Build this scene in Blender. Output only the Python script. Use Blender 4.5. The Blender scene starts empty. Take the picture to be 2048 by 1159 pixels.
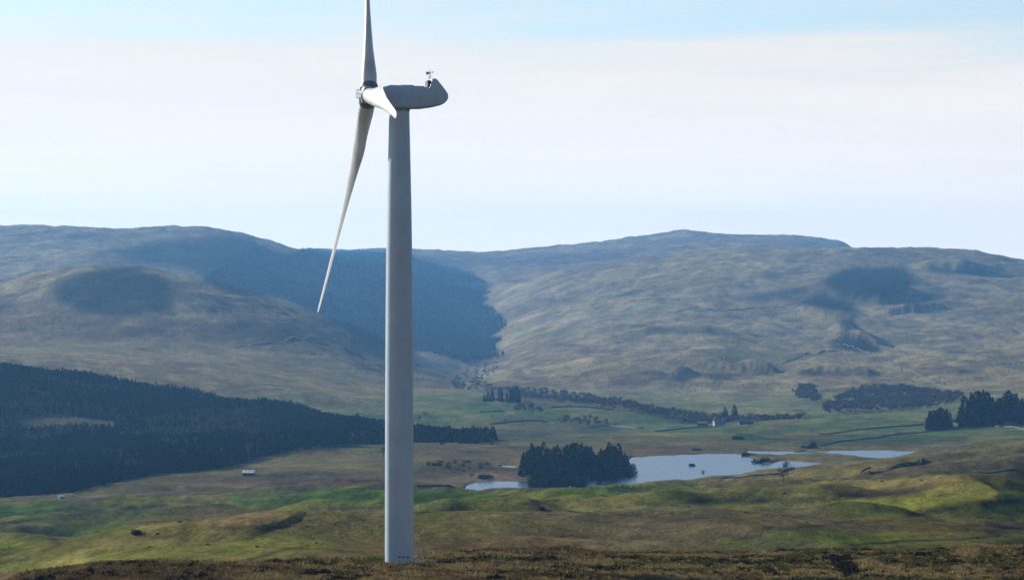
import bpy, math, random
import numpy as np
from mathutils import Vector, Matrix
random.seed(7)
RNG = np.random.default_rng(7)
sc = bpy.context.scene
C = sc.collection

# ------------------------------------------------------------------ camera, world, sun, exposure
F = 6480.0            # focal length in pixels of the 2048 px wide photograph
H0 = 600.0            # picture row of the level horizon
cam_d = bpy.data.cameras.new('camera')
cam_d.sensor_width = 36.0
cam_d.lens = F / 2048 * 36.0
cam_d.shift_y = (H0 - 579.5) / 2048
cam_d.clip_start = 1.0
cam_d.clip_end = 40000.0
cam = bpy.data.objects.new('camera', cam_d)
C.objects.link(cam)
cam.location = (0, 0, 0)
cam.rotation_euler = (math.radians(90), 0, 0)
sc.camera = cam

SUN_EL = math.radians(22)
SUN_AZ = math.radians(-49)          # left of the viewing direction, ahead of the camera
sun_d = bpy.data.lights.new('sun', 'SUN')
sun_d.energy = 5.0
sun_d.angle = math.radians(0.5)
sun_d.color = (1.0, 0.95, 0.86)
sun = bpy.data.objects.new('sun', sun_d)
C.objects.link(sun)
sv = Vector((math.sin(SUN_AZ) * math.cos(SUN_EL), math.cos(SUN_AZ) * math.cos(SUN_EL), math.sin(SUN_EL)))
sun.rotation_euler = sv.to_track_quat('Z', 'Y').to_euler()
sun.location = (-300, 100, 300)

world = bpy.data.worlds.new('World')
sc.world = world
world.use_nodes = True
wn, wl = world.node_tree.nodes, world.node_tree.links
for n in list(wn): wn.remove(n)


def N(t, nodes, **kw):
    n = nodes.new(t)
    for k, v in kw.items():
        if k.startswith('i_'):
            key = k[2:]
            n.inputs[int(key) if key.isdigit() else key].default_value = v
        else:
            setattr(n, k, v)
    return n


def build_world():
    out = N('ShaderNodeOutputWorld', wn)
    sky = N('ShaderNodeTexSky', wn, sky_type='NISHITA', sun_disc=False, sun_elevation=SUN_EL, sun_rotation=SUN_AZ,
            altitude=300.0, air_density=1.0, dust_density=0.6, ozone_density=3.6)
    tc = N('ShaderNodeTexCoord', wn)
    sep = N('ShaderNodeSeparateXYZ', wn)
    wl.new(tc.outputs['Generated'], sep.inputs[0])
    # thin high cloud in long level bands, the same all over the sky
    mp = N('ShaderNodeMapping', wn)
    mp.inputs['Scale'].default_value = (3.0, 3.0, 34.0)
    mp.inputs['Location'].default_value = (0.35, 0.0, 0.2)
    wl.new(tc.outputs['Generated'], mp.inputs['Vector'])
    n1 = N('ShaderNodeTexNoise', wn, i_Scale=1.0, i_Detail=6.0, i_Roughness=0.52, i_Distortion=0.25)
    wl.new(mp.outputs[0], n1.inputs['Vector'])
    mp2 = N('ShaderNodeMapping', wn)
    mp2.inputs['Scale'].default_value = (9.0, 9.0, 120.0)
    mp2.inputs['Rotation'].default_value = (0.0, 0.012, 0.0)
    wl.new(tc.outputs['Generated'], mp2.inputs['Vector'])
    n2 = N('ShaderNodeTexNoise', wn, i_Scale=1.0, i_Detail=6.0, i_Roughness=0.55, i_Distortion=0.4)
    wl.new(mp2.outputs[0], n2.inputs['Vector'])
    nm = N('ShaderNodeMath', wn, operation='MULTIPLY_ADD'); nm.inputs[1].default_value = 0.75
    wl.new(n2.outputs['Fac'], nm.inputs[0])
    nm2 = N('ShaderNodeMath', wn, operation='MULTIPLY_ADD'); nm2.inputs[1].default_value = 1.5; nm2.inputs[2].default_value = -0.62
    wl.new(n1.outputs['Fac'], nm2.inputs[0]); wl.new(nm2.outputs[0], nm.inputs[2])
    # cover: full near the horizon, thinning upwards into broken bands
    cov = N('ShaderNodeMapRange', wn, interpolation_type='SMOOTHSTEP')
    cov.inputs['From Min'].default_value = 0.045
    cov.inputs['From Max'].default_value = 0.108
    cov.inputs['To Min'].default_value = 0.85
    cov.inputs['To Max'].default_value = -0.2
    wl.new(sep.outputs['Z'], cov.inputs['Value'])
    add = N('ShaderNodeMath', wn, operation='ADD')
    wl.new(nm.outputs[0], add.inputs[0])
    wl.new(cov.outputs[0], add.inputs[1])
    mr = N('ShaderNodeMapRange', wn, interpolation_type='SMOOTHSTEP')
    mr.inputs['From Min'].default_value = 0.40
    mr.inputs['From Max'].default_value = 0.88
    mr.inputs['To Min'].default_value = 0.16
    mr.inputs['To Max'].default_value = 0.97
    wl.new(add.outputs[0], mr.inputs['Value'])
    cl = N('ShaderNodeRGB', wn)
    cl.outputs[0].default_value = (8.95, 8.4, 7.7, 1)
    # fine fibres modulate the cloud brightness a little
    mr2 = N('ShaderNodeMapRange', wn)
    mr2.inputs['To Min'].default_value = 0.93
    mr2.inputs['To Max'].default_value = 1.07
    wl.new(n2.outputs['Fac'], mr2.inputs['Value'])
    mul = N('ShaderNodeVectorMath', wn, operation='SCALE')
    wl.new(cl.outputs[0], mul.inputs[0])
    wl.new(mr2.outputs[0], mul.inputs['Scale'])
    # overall dimmer high up: thin cloud there scatters less
    dim = N('ShaderNodeMapRange', wn)
    dim.inputs['From Min'].default_value = 0.0
    dim.inputs['From Max'].default_value = 0.24
    dim.inputs['To Min'].default_value = 1.0
    dim.inputs['To Max'].default_value = 0.16
    wl.new(sep.outputs['Z'], dim.inputs['Value'])
    mul2 = N('ShaderNodeVectorMath', wn, operation='SCALE')
    wl.new(mul.outputs[0], mul2.inputs[0])
    wl.new(dim.outputs[0], mul2.inputs['Scale'])
    # thin cloud is brightest on the sun's side (forward scattering)
    dt = N('ShaderNodeVectorMath', wn, operation='DOT_PRODUCT')
    wl.new(tc.outputs['Generated'], dt.inputs[0]); dt.inputs[1].default_value = tuple(sv)
    fs = N('ShaderNodeMapRange', wn, interpolation_type='SMOOTHSTEP')
    fs.inputs['From Min'].default_value = -0.5; fs.inputs['From Max'].default_value = 0.45
    fs.inputs['To Min'].default_value = 0.25; fs.inputs['To Max'].default_value = 1.0
    wl.new(dt.outputs['Value'], fs.inputs['Value'])
    mul3 = N('ShaderNodeVectorMath', wn, operation='SCALE')
    wl.new(mul2.outputs[0], mul3.inputs[0]); wl.new(fs.outputs[0], mul3.inputs['Scale'])
    mul2 = mul3
    mix = N('ShaderNodeMix', wn, data_type='RGBA')
    wl.new(mr.outputs[0], mix.inputs['Factor'])
    wl.new(sky.outputs[0], mix.inputs['A'])
    wl.new(mul2.outputs[0], mix.inputs['B'])
    bg = N('ShaderNodeBackground', wn)
    bg.inputs['Strength'].default_value = 0.10
    wl.new(mix.outputs['Result'], bg.inputs['Color'])
    wl.new(bg.outputs[0], out.inputs['Surface'])


build_world()
sc.view_settings.view_transform = 'Standard'
sc.view_settings.look = 'None'
sc.view_settings.exposure = 0.6
sc.view_settings.gamma = 1.0
sc.view_settings.use_curve_mapping = False
sc.render.engine = 'CYCLES'
sc.cycles.use_denoising = True
sc.cycles.denoising_input_passes = 'RGB_ALBEDO_NORMAL'
sc.cycles.denoising_prefilter = 'FAST'
sc.cycles.volume_bounces = 0
sc.cycles.max_bounces = 6

# ------------------------------------------------------------------ noise
PERM = RNG.permutation(256)
PERM = np.concatenate([PERM, PERM])
GA = np.linspace(0, 2 * np.pi, 256, endpoint=False)
GX, GY = np.cos(GA), np.sin(GA)


def perlin(x, y):
    xi = np.floor(x).astype(int); yi = np.floor(y).astype(int)
    xf = x - xi; yf = y - yi
    xi &= 255; yi &= 255
    u = xf * xf * xf * (xf * (xf * 6 - 15) + 10); v = yf * yf * yf * (yf * (yf * 6 - 15) + 10)
    def g(ix, iy, fx, fy):
        h = PERM[(PERM[ix & 255] + iy) & 255]
        return GX[h] * fx + GY[h] * fy
    a = g(xi, yi, xf, yf); b = g(xi + 1, yi, xf - 1, yf)
    c = g(xi, yi + 1, xf, yf - 1); d = g(xi + 1, yi + 1, xf - 1, yf - 1)
    return (a + u * (b - a)) * (1 - v) + (c + u * (d - c)) * v


def fbm(x, y, wl_, octs, gain=0.5, off=0.0):
    t = 0; a = 1.0; f = 1.0 / wl_
    for i in range(octs):
        t = t + a * perlin(x * f + off + 17.3 * i, y * f - off + 9.1 * i)
        a *= gain; f *= 2.03
    return t * 1.4


def sstep(a, b, x):
    t = np.clip((x - a) / (b - a), 0, 1)
    return t * t * (3 - 2 * t)


# ------------------------------------------------------------------ terrain: knot lines (distance, [(px, row)...])
K = [
    (3, None, -1.8), (60, None, -8.6), (200, None, -20.8),
    (275, [(0, 1190), (60, 1165), (200, 1150), (800, 1143), (1000, 1150), (1200, 1165), (2048, 1160)]),
    (345, [(0, 1172), (60, 1154), (130, 1141), (250, 1134), (500, 1131), (760, 1119), (900, 1112), (1000, 1104), (1130, 1100), (1200, 1107), (1450, 1110), (1700, 1108), (2048, 1097)]),
    (480, [(0, 1230), (400, 1200), (800, 1170), (1200, 1165), (2048, 1150)]),
    (650, [(0, 1146), (100, 1122), (240, 1098), (320, 1090), (400, 1092), (520, 1072), (640, 1066), (770, 1070), (830, 1074), (1000, 1084), (1200, 1096), (1450, 1090), (1700, 1085), (1850, 1082), (2048, 1090)]),
    (800, [(0, 1120), (200, 1104), (400, 1092), (600, 1074), (800, 1062), (1000, 1068), (1200, 1074), (1400, 1060), (1700, 1060), (2048, 1068)]),
    (1000, [(0, 1080), (60, 1076), (130, 1092), (300, 1070), (450, 1058), (600, 1040), (870, 1042), (1000, 1026), (1150, 1020), (1640, 1022), (1750, 1032), (2048, 1040)]),
    (1200, [(0, 1055), (200, 1052), (400, 1040), (800, 1024), (1200, 1012), (1500, 1008), (1700, 1006), (1850, 1000), (2048, 990)]),
    (1450, [(0, 1018), (300, 1010), (500, 998), (800, 995), (1000, 994), (1200, 988), (1400, 985), (1600, 972), (1800, 955), (2048, 925)]),
    (1750, [(0, 1000), (200, 992), (400, 983), (600, 980), (900, 984), (940, 993), (1060, 993), (1180, 984), (1300, 981), (1400, 968), (1600, 948), (1800, 932), (2048, 893)]),
    (1950, [(0, 975), (200, 958), (400, 952), (600, 952), (800, 958), (1000, 966), (1300, 966), (1400, 960), (1600, 940), (1800, 927), (2048, 888)]),
    (2200, [(0, 928), (300, 925), (600, 918), (800, 917), (1000, 919), (1700, 918), (1850, 915), (2048, 893)]),
    (2450, [(0, 880), (600, 884), (800, 885), (1200, 888), (1800, 888), (2048, 878)]),
    (2900, [(-400, 700), (0, 745), (200, 772), (400, 800), (560, 825), (770, 860), (980, 875), (1200, 868), (1400, 866), (1600, 862), (1800, 854), (1900, 848), (2048, 842)]),
    (3200, [(0, 795), (400, 815), (800, 838), (1200, 848), (1400, 852), (1600, 846), (1800, 830), (2048, 812)]),
    (3500, [(0, 718), (200, 730), (400, 755), (600, 780), (800, 806), (1000, 812), (1200, 815), (1400, 838), (1600, 838), (1800, 822), (2048, 800)]),
    (4000, [(0, 694), (200, 700), (400, 714), (600, 742), (800, 778), (900, 782), (1000, 792), (1200, 800), (1400, 806), (1600, 802), (1800, 790), (2048, 775)]),
    (4900, [(0, 570), (100, 542), (200, 533), (300, 535), (400, 562), (560, 602), (700, 655), (800, 715), (930, 762), (1050, 725), (1200, 695), (1400, 675), (1600, 690), (1800, 690), (2048, 690)]),
    (5300, [(0, 585), (200, 562), (400, 585), (600, 640), (700, 668), (850, 708), (985, 728), (1060, 690), (1200, 655), (1400, 640), (1600, 650), (2048, 645)]),
    (6000, [(0, 508), (200, 510), (400, 520), (600, 575), (800, 625), (960, 680), (1040, 642), (1200, 590), (1400, 560), (1600, 560), (1800, 560), (2048, 570)]),
    (6700, [(0, 451), (100, 453), (220, 457), (300, 453), (410, 452), (500, 468), (590, 499), (700, 532), (800, 552), (900, 580), (975, 602), (1010, 588), (1120, 545), (1300, 515), (1480, 495), (1700, 497), (1930, 498), (1980, 508), (2048, 521)]),
    (7300, [(0, 490), (400, 488), (600, 515), (800, 520), (950, 560), (1100, 538), (1400, 520), (2048, 540)]),
    (8000, [(0, 505), (500, 505), (700, 506), (800, 502), (950, 522), (1100, 512), (1400, 490), (1600, 488), (1700, 510), (2048, 532)]),
    (9000, [(0, 510), (590, 499), (700, 503), (770, 499), (950, 506), (1050, 498), (1140, 491), (1250, 479), (1330, 466), (1380, 461), (1450, 469), (1540, 471), (1640, 476), (1680, 482), (1697, 490), (1720, 512), (2048, 535)]),
    (10500, [(0, 545), (2048, 545)]),
    (12500, [(0, 565), (2048, 565)]),
]


def far_d(d):
    """the fells lie further off than the valley"""
    d = np.asarray(d, float)
    return np.where(d > 4000, 4000 + (d - 4000) * 1.8, d)


PXL = np.arange(-1400, 3460, 6.0)
KD, KZ = [], []
for k in K:
    if k[1] is None:
        z = np.full(PXL.shape, float(k[2]))
    else:
        p = np.array(k[1], float)
        v = np.interp(PXL, p[:, 0], p[:, 1])
        g = np.exp(-0.5 * (np.arange(-8, 9) / (2.2 if k[0] > 6000 or k[0] < 400 else 4.0)) ** 2); g /= g.sum()
        v = np.convolve(np.pad(v, 8, mode='edge'), g, mode='valid')
        kd = float(far_d(k[0]))
        z = -(v - H0) / F * kd
    KD.append(float(far_d(k[0]))); KZ.append(z)
KD = np.array(KD, float); KZ = np.array(KZ)          # (nk, npx)


def pchip_table(xs, x, Y):
    h = np.diff(x)[:, None]; dl = np.diff(Y, axis=0) / h
    m = np.zeros_like(Y)
    w1 = 2 * h[1:] + h[:-1]; w2 = h[1:] + 2 * h[:-1]
    same = (dl[:-1] * dl[1:]) > 0
    with np.errstate(divide='ignore', invalid='ignore'):
        hm = (w1 + w2) / (w1 / dl[:-1] + w2 / dl[1:])
    m[1:-1] = np.where(same, hm, 0)
    m[0] = dl[0]; m[-1] = dl[-1]
    i = np.clip(np.searchsorted(x, xs, side='right') - 1, 0, len(x) - 2)
    hh = (x[i + 1] - x[i])[:, None]; t = ((xs - x[i]) / (x[i + 1] - x[i]))[:, None]
    return ((1 + 2 * t) * (1 - t) ** 2 * Y[i] + t * (1 - t) ** 2 * hh * m[i] + t * t * (3 - 2 * t) * Y[i + 1] + t * t * (t - 1) * hh * m[i + 1])


LD = np.linspace(math.log(3), math.log(float(far_d(12500))), 1900)
TAB = pchip_table(np.exp(LD), KD, KZ)                 # (nd, npx)

# knolls: (px, distance, half width m, half depth m, height m)
KNOLLS = [
    (60, 900, 16, 40, 3.0), (230, 1500, 60, 60, 3.5), (230, 1800, 45, 60, 6.0), (500, 640, 26, 50, 2.4), (330, 700, 18, 40, 1.5),
    (640, 1500, 50, 70, 4), (950, 1150, 45, 90, 3.5), (1130, 1050, 40, 70, 2.5), (1290, 980, 35, 50, 2.2),
    (1010, 720, 22, 60, 2.2), (1450, 700, 20, 50, 2.4), (1620, 640, 16, 40, 2.2), (1760, 760, 20, 50, 2.6), (1930, 640, 15, 30, 1.8), (1900, 900, 26, 45, 3.4),
    (1680, 990, 36, 50, 2.5), (1500, 1300, 50, 60, 4.0), (1640, 1480, 40, 60, 4), (1350, 1500, 50, 60, 3.2), (1550, 1750, 40, 50, 3.4), (1420, 1900, 26, 40, 3.5),
    (1830, 1350, 40, 80, 5), (1980, 1250, 45, 100, 6), (2000, 950, 30, 60, 4.5), (1900, 1650, 50, 80, 5), (2040, 1800, 50, 90, 5),
    (1475, 2560, 22, 30, 6), (1300, 2560, 50, 40, 4), (1650, 2225, 40, 14, 2.6), (1150, 2600, 60, 60, 3), (960, 2080, 26, 22, 4.2), (870, 2280, 40, 40, 3),
    (660, 2250, 60, 50, 6), (400, 2020, 40, 40, 3), (560, 1950, 50, 60, 3.0), (770, 2050, 50, 60, 3), (800, 1700, 60, 80, 2.5),
    (1100, 3300, 110, 90, 7), (900, 3450, 100, 80, 8), (1280, 3450, 100, 80, 7), (1650, 3100, 120, 120, 7), (1500, 3700, 90, 90, 6), (760, 3200, 80, 80, 6),
]
# steep banks and crags: ([(px, distance)...], rise m, face run m, back run m)
SCARPS = [
    ([(1655, 5720), (1700, 5640), (1760, 5600), (1825, 5680)], 24, 60, 900),
    ([(1600, 5500), (1650, 5420), (1700, 5380)], 16, 50, 400),
    ([(1675, 4960), (1715, 4900), (1752, 4880)], 20, 50, 420),
    ([(1672, 5180), (1708, 5150)], 20, 30, 220),
    ([(1862, 6180), (1925, 6150), (1990, 6180)], 20, 30, 300),
    ([(1780, 5450), (1840, 5500), (1890, 5560)], 14, 20, 260),
    ([(1490, 4500), (1548, 4440)], 13, 16, 150), ([(1345, 4420), (1390, 4410)], 9, 12, 120), ([(1400, 4520), (1500, 4470)], 7, 12, 130),
    ([(1700, 4400), (1745, 4380)], 9, 12, 140), ([(1610, 4470), (1690, 4420)], 8, 12, 140), ([(1290, 5050), (1450, 5010)], 11, 26, 220),
    ([(1000, 4600), (1060, 4580)], 8, 14, 140), ([(1180, 4350), (1240, 4330)], 6, 12, 120),
    ([(1685, 1290), (1740, 1300), (1800, 1330), (1850, 1390)], 6.0, 7, 110),
    ([(1730, 930), (1830, 950), (1900, 960)], 2.4, 6, 40),
    ([(1860, 560), (1960, 545), (2060, 540)], 3.0, 6, 50), ([(1690, 640), (1790, 610)], 1.2, 4, 30),
    ([(262, 880), (310, 870), (365, 885)], 2.6, 5, 30), 
    ([(575, 2330), (625, 2300), (690, 2360)], 9.0, 16, 80), ([(10, 800), (70, 790), (110, 810)], 2.2, 7, 40),
    ([(1210, 1150), (1320, 1160), (1420, 1190), (1500, 1210)], 3.0, 12, 60), ([(1120, 1230), (1190, 1260)], 2.0, 6, 40),
    ([(1430, 740), (1550, 760), (1640, 770)], 2.0, 9, 40), ([(850, 820), (950, 860), (1040, 880)], 1.6, 6, 40),
    ([(480, 620), (560, 640), (620, 660)], 1.6, 5, 30), ([(1770, 1820), (1830, 1830), (1900, 1860)], 4, 14, 50),
    ([(1060, 1330), (1150, 1340)], 1.6, 6, 50), ([(1640, 1560), (1730, 1570)], 3.4, 12, 60), ([(200, 1560), (300, 1580), (350, 1600)], 2.0, 6, 50),
]

WATER_Z = -110.0
LAKES = [
    [(930, 975), (950, 967), (990, 964), (1060, 964), (1075, 968), (1180, 962), (1195, 950), (1240, 940), (1262, 936), (1262, 916), (1330, 912), (1420, 909),
     (1490, 910), (1500, 917), (1512, 927), (1545, 929), (1560, 922), (1600, 923), (1640, 925), (1640, 927), (1590, 935), (1520, 944), (1480, 948), (1420, 950), (1370, 958), (1300, 966), (1190, 967), (1120, 975), (1080, 983), (1050, 983), (990, 981), (950, 979)],
    [(1490, 902), (1600, 904), (1700, 901), (1835, 903), (1810, 909), (1765, 917), (1735, 914), (1705, 908), (1650, 904.5), (1560, 907), (1515, 906)],
    [(968, 933), (1000, 931), (1035, 933), (1020, 937), (985, 938)],
]
CX0, CY0, CSX, CSY = -600.0, 420.0, 2.5, 1.5        # map raster: origin and cell size in picture units
CW, CH = int(3250 / CSX), int(820 / CSY)
gx = CX0 + (np.arange(CW) + .5) * CSX
gy = CY0 + (np.arange(CH) + .5) * CSY
GXm, GYm = np.meshgrid(gx, gy)


def poly_mask(pts, X=GXm, Y=GYm):
    m = np.zeros(X.shape, bool)
    n = len(pts)
    for i in range(n):
        x0, y0 = pts[i]; x1, y1 = pts[(i + 1) % n]
        if y0 == y1: continue
        c = ((Y > y0) != (Y > y1)) & (X < (x1 - x0) * (Y - y0) / (y1 - y0) + x0)
        m ^= c
    return m


def blur(a, sx, sy):
    for ax, s in ((1, sx / CSX), (0, sy / CSY)):
        if s < 0.3: continue
        r = int(3 * s) + 1
        k = np.exp(-0.5 * (np.arange(-r, r + 1) / s) ** 2); k /= k.sum()
        pad = [(0, 0), (0, 0)]; pad[ax] = (r, r)
        b = np.pad(a, pad, mode='edge'); o = np.zeros_like(a)
        for i, w in enumerate(k):
            sl = [slice(None), slice(None)]; sl[ax] = slice(i, i + a.shape[ax])
            o += w * b[tuple(sl)]
        a = o
    return a


def samp(a, px, row):
    x = np.clip((px - CX0) / CSX - .5, 0, CW - 1.001); y = np.clip((row - CY0) / CSY - .5, 0, CH - 1.001)
    xi = x.astype(int); yi = y.astype(int); fx = x - xi; fy = y - yi
    if a.ndim == 3: fx = fx[..., None]; fy = fy[..., None]
    return (a[yi, xi] * (1 - fx) + a[yi, xi + 1] * fx) * (1 - fy) + (a[yi + 1, xi] * (1 - fx) + a[yi + 1, xi + 1] * fx) * fy


lake_m = np.zeros(GXm.shape)
for L in LAKES: lake_m = np.maximum(lake_m, poly_mask(L).astype(float))
lake_b = blur(lake_m, 4, 1.6)
lake_n = np.clip(blur(lake_m, 40, 9) * 3, 0, 1)


def terrain(X, Y):
    X = np.asarray(X, float); Y = np.maximum(np.asarray(Y, float), 3.01)
    px = X / Y * F + 1024
    ix = np.clip((px - PXL[0]) / 6.0, 0, len(PXL) - 1.001); iy = np.clip((np.log(Y) - LD[0]) / (LD[1] - LD[0]), 0, len(LD) - 1.001)
    a = ix.astype(int); b = iy.astype(int); fx = ix - a; fy = iy - b
    z = (TAB[b, a] * (1 - fx) + TAB[b, a + 1] * fx) * (1 - fy) + (TAB[b + 1, a] * (1 - fx) + TAB[b + 1, a + 1] * fx) * fy
    for (kp, kd, rx, ry, h) in KNOLLS:
        kx = (kp - 1024) / F * kd
        q = ((X - kx) / rx) ** 2 + ((Y - kd) / ry) ** 2
        z = z + np.where(q < 7, ((1.6 if kp > 1150 else 1.1) if kd < 1150 else .75 if kd < 1600 else .8) * h * np.exp(-q), 0)
    w1 = fbm(X, Y, 260, 2, off=3.3)
    for pts, h, wf, wb in SCARPS:
        p = np.array(pts, float)
        if p[0, 1] > 4000: p[:, 1] = far_d(p[:, 1]); h = h * 1.2
        elif p[0, 1] < 2400: h = h * .38; wf = wf * .8
        d0 = np.interp(px, p[:, 0], p[:, 1]) + w1 * wf * 0.5
        en = max(22.0, (.45 if p[0, 1] > 4000 else .3) * (p[-1, 0] - p[0, 0]))
        lat = sstep(p[0, 0] - en, p[0, 0] + en, px) * (1 - sstep(p[-1, 0] - en, p[-1, 0] + en, px))
        s = Y - d0
        z = z + h * lat * sstep(0, wf, s) * (1 - sstep(wf * 1.1, wb, s))
    # rolling relief
    mid = sstep(420, 700, Y) * (1 - sstep(1700, 1950, Y))
    low = sstep(1700, 1950, Y) * (1 - sstep(2600, 3000, Y))
    fld = sstep(2600, 3000, Y) * (1 - sstep(3900, 4400, Y))
    far = sstep(3900, 4600, Y)
    n_a = fbm(X, Y, 150, 3, .45, 1.0)
    n_r = 1 - np.abs(fbm(X * 1.0 + 0.35 * Y, Y * .8, 90, 3, .5, 8.0)) * 2
    mid_ = mid; mid = mid * (.55 + .5 * sstep(600, 1050, Y))
    z = z + mid * (n_a * 5.5 * (1 - .5 * sstep(1300, 1700, Y)) + n_r * 2.6 * (1 - .6 * sstep(1300, 1700, Y))) + low * (n_a * 1.0 + n_r * .3) + fld * (n_a * 3.0)
    n_f = fbm(X, Y, 620, 4, .5, 5.0)
    n_g = np.abs(fbm(X * 1.2, Y * .6, 230, 4, .55, 12.0))
    n_h = fbm(X * .7, Y * 1.3, 60, 3, .6, 31.0)
    z = z + far * (n_f * 4 + (n_g - .3) * 9 + n_h * 2.6)
    near = sstep(40, 200, Y) * (1 - sstep(420, 600, Y))
    z = z + near * (fbm(X, Y, 14, 3, .5, 2.0) * .45 + fbm(X, Y, 2.2, 3, .55, 4.0) * .20)
    z = z + mid * (fbm(X, Y, 24, 3, .5, 6.) * 1.35 + fbm(X * .6 - .2 * Y, Y * .9, 62, 2, .5, 26.) * 4.4 * (1 - .75 * sstep(1250, 1650, Y)))
    # the water's basin
    rowp = H0 + F * 110.0 / Y
    w = np.where((Y > 1800) & (Y < 2450), samp(lake_b, px, rowp), 0)
    nearl = (Y > 1850) & (Y < 2420) & (px > 880) & (px < 1900)
    wn_ = np.where((Y > 1800) & (Y < 2450), samp(lake_n, px, rowp), 0)
    z = np.where(nearl, np.maximum(z, WATER_Z + 0.5), z)
    z = z - wn_ * .75 * np.maximum(z - (WATER_Z + 0.7), 0)
    z = np.where(w > 0.02, (1 - np.clip(w * 2, 0, 1)) * z + np.clip(w * 2, 0, 1) * (WATER_Z - 1.6), z)
    return z


def tz(x, y): return float(terrain(np.array([x]), np.array([y]))[0])


_ds = np.exp(np.linspace(math.log(250), math.log(14500), 6000))
_cache = {}


def ground_at(px, row, dmin=250.0, prev=None):
    """point of the ground that the picture position (px, row) shows"""
    key = round(px)
    if key not in _cache:
        z = terrain((px - 1024) / F * _ds, _ds)
        _cache[key] = H0 - z / _ds * F
    v = _cache[key]
    ok = np.nonzero((v <= row) & (_ds >= dmin))[0]
    i = ok[0] if len(ok) else len(_ds) - 1
    if prev is not None:
        cr = np.nonzero((v[1:] <= row) & (v[:-1] > row) & (_ds[1:] >= dmin))[0] + 1
        if len(cr): i = cr[np.argmin(np.abs(_ds[cr] - prev))]
    d = _ds[i]; x = (px - 1024) / F * d
    return x, d, tz(x, d)


# ------------------------------------------------------------------ ground colours (albedo map)
def col(*c): return np.array(c, float)


FELL = col(.192, .156, .080); TAWNY = col(.20, .155, .080); OLIVE = col(.150, .145, .034); GREEN = col(.088, .150, .026)
BRIGHTG = col(.165, .195, .026); FIELD = col(.085, .125, .050); RUSSET = col(.165, .112, .055); BROWN = col(.120, .078, .042)
HEATH = col(.045, .035, .030); PINK = col(.21, .145, .095); DARK = col(.018, .020, .014); PALE = col(.24, .21, .14); MOOR = col(.075, .055, .040)
canvas = np.zeros(GXm.shape + (3,))
bands = [(420, FELL), (640, FELL * 1.0), (770, FELL * .95), (800, FIELD * .5 + FELL * .5), (880, FIELD), (905, OLIVE * .6 + PINK * .4), (960, OLIVE * .6 + TAWNY * .4), (1000, OLIVE), (1090, OLIVE * .75 + BROWN * .25), (1118, RUSSET * .8), (1240, RUSSET * .7)]
for c in range(3):
    canvas[..., c] = np.interp(GYm, [b[0] for b in bands], [b[1][c] for b in bands])


def paint(c, pts, bx=4, by=1.5, op=1.0):
    global canvas
    m = blur(poly_mask(pts).astype(float), bx, by)[..., None] * op
    canvas = canvas * (1 - m) + np.asarray(c) * m


def blob(c, px, row, rx, ry, op=1.0):
    global canvas
    q = ((GXm - px) / rx) ** 2 + ((GYm - row) / ry) ** 2
    m = (np.clip(1.35 - q, 0, 1) * op)[..., None]
    canvas = canvas * (1 - m) + np.asarray(c) * m


# far fells
paint(PALE * .95 + .0, [(-600, 430), (420, 440), (600, 480), (620, 520), (520, 500), (420, 470), (250, 490), (120, 520), (-600, 520)], 20, 8, .55)
paint(MOOR, [(230, 492), (420, 472), (500, 474), (510, 500), (440, 520), (380, 540), (250, 530), (160, 520)], 22, 7, .75)  # hillside shadow at upper left, put into the ground colour in the moor tone
paint(DARK, [(430, 545), (500, 480), (560, 510), (620, 500), (770, 499), (840, 515), (945, 545), (978, 570), (960, 602), (1012, 640), (985, 690), (1002, 712), (940, 724), (860, 703), (770, 695), (700, 675), (688, 655), (620, 620), (560, 592), (480, 590), (400, 560)], 5, 3, .9)
paint(DARK * 1.5, [(250, 500), (420, 476), (500, 476), (520, 505), (560, 600), (470, 590), (400, 560), (380, 535), (280, 525)], 16, 6, .75)  # same hillside shadow painted deeper, together with the forest margin
paint(MOOR, [(-600, 560), (100, 600), (200, 640), (420, 640), (560, 640), (640, 680), (560, 690), (300, 680), (-600, 660)], 26, 10, .7)
paint(MOOR, [(420, 600), (560, 610), (660, 650), (780, 690), (920, 730), (960, 760), (900, 775), (700, 720), (560, 690), (430, 650)], 20, 8, .6)
paint(RUSSET * 1.2, [(300, 545), (420, 570), (560, 615), (640, 650), (560, 640), (420, 600), (330, 575)], 14, 5, .45)
paint(RUSSET * .9, [(950, 505), (1250, 485), (1400, 470), (1650, 485), (1480, 492), (1200, 535), (1050, 560), (980, 540)], 20, 5, .6)
paint(MOOR * .8, [(1020, 515), (1200, 500), (1330, 505), (1200, 520), (1090, 522)], 18, 4, .6)
paint(MOOR, [(880, 500), (1000, 510), (1120, 520), (1200, 520), (1000, 530), (930, 525)], 14, 4, .6)
paint(DARK * 1.2, [(1650, 560), (1700, 540), (1800, 538), (1828, 565), (1760, 598), (1700, 590)], 10, 5, .9)  # this and the dark right hand patches below: crag shadow painted as colour
paint(HEATH, [(1470, 592), (1600, 575), (1690, 560), (1680, 600), (1600, 600), (1520, 592)], 14, 4, .6)
paint(DARK * 1.3, [(1590, 605), (1650, 590), (1710, 600), (1712, 622), (1640, 612)], 7, 3, .7)
paint(DARK * 1.2, [(1660, 685), (1690, 662), (1740, 680), (1760, 705), (1700, 700)], 6, 3, .8)
paint(HEATH, [(1680, 640), (1700, 635), (1712, 655), (1690, 658)], 5, 3, .7)
paint(HEATH, [(1860, 537), (1930, 537), (2000, 545), (1950, 548), (1880, 545)], 8, 3, .7)
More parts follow.
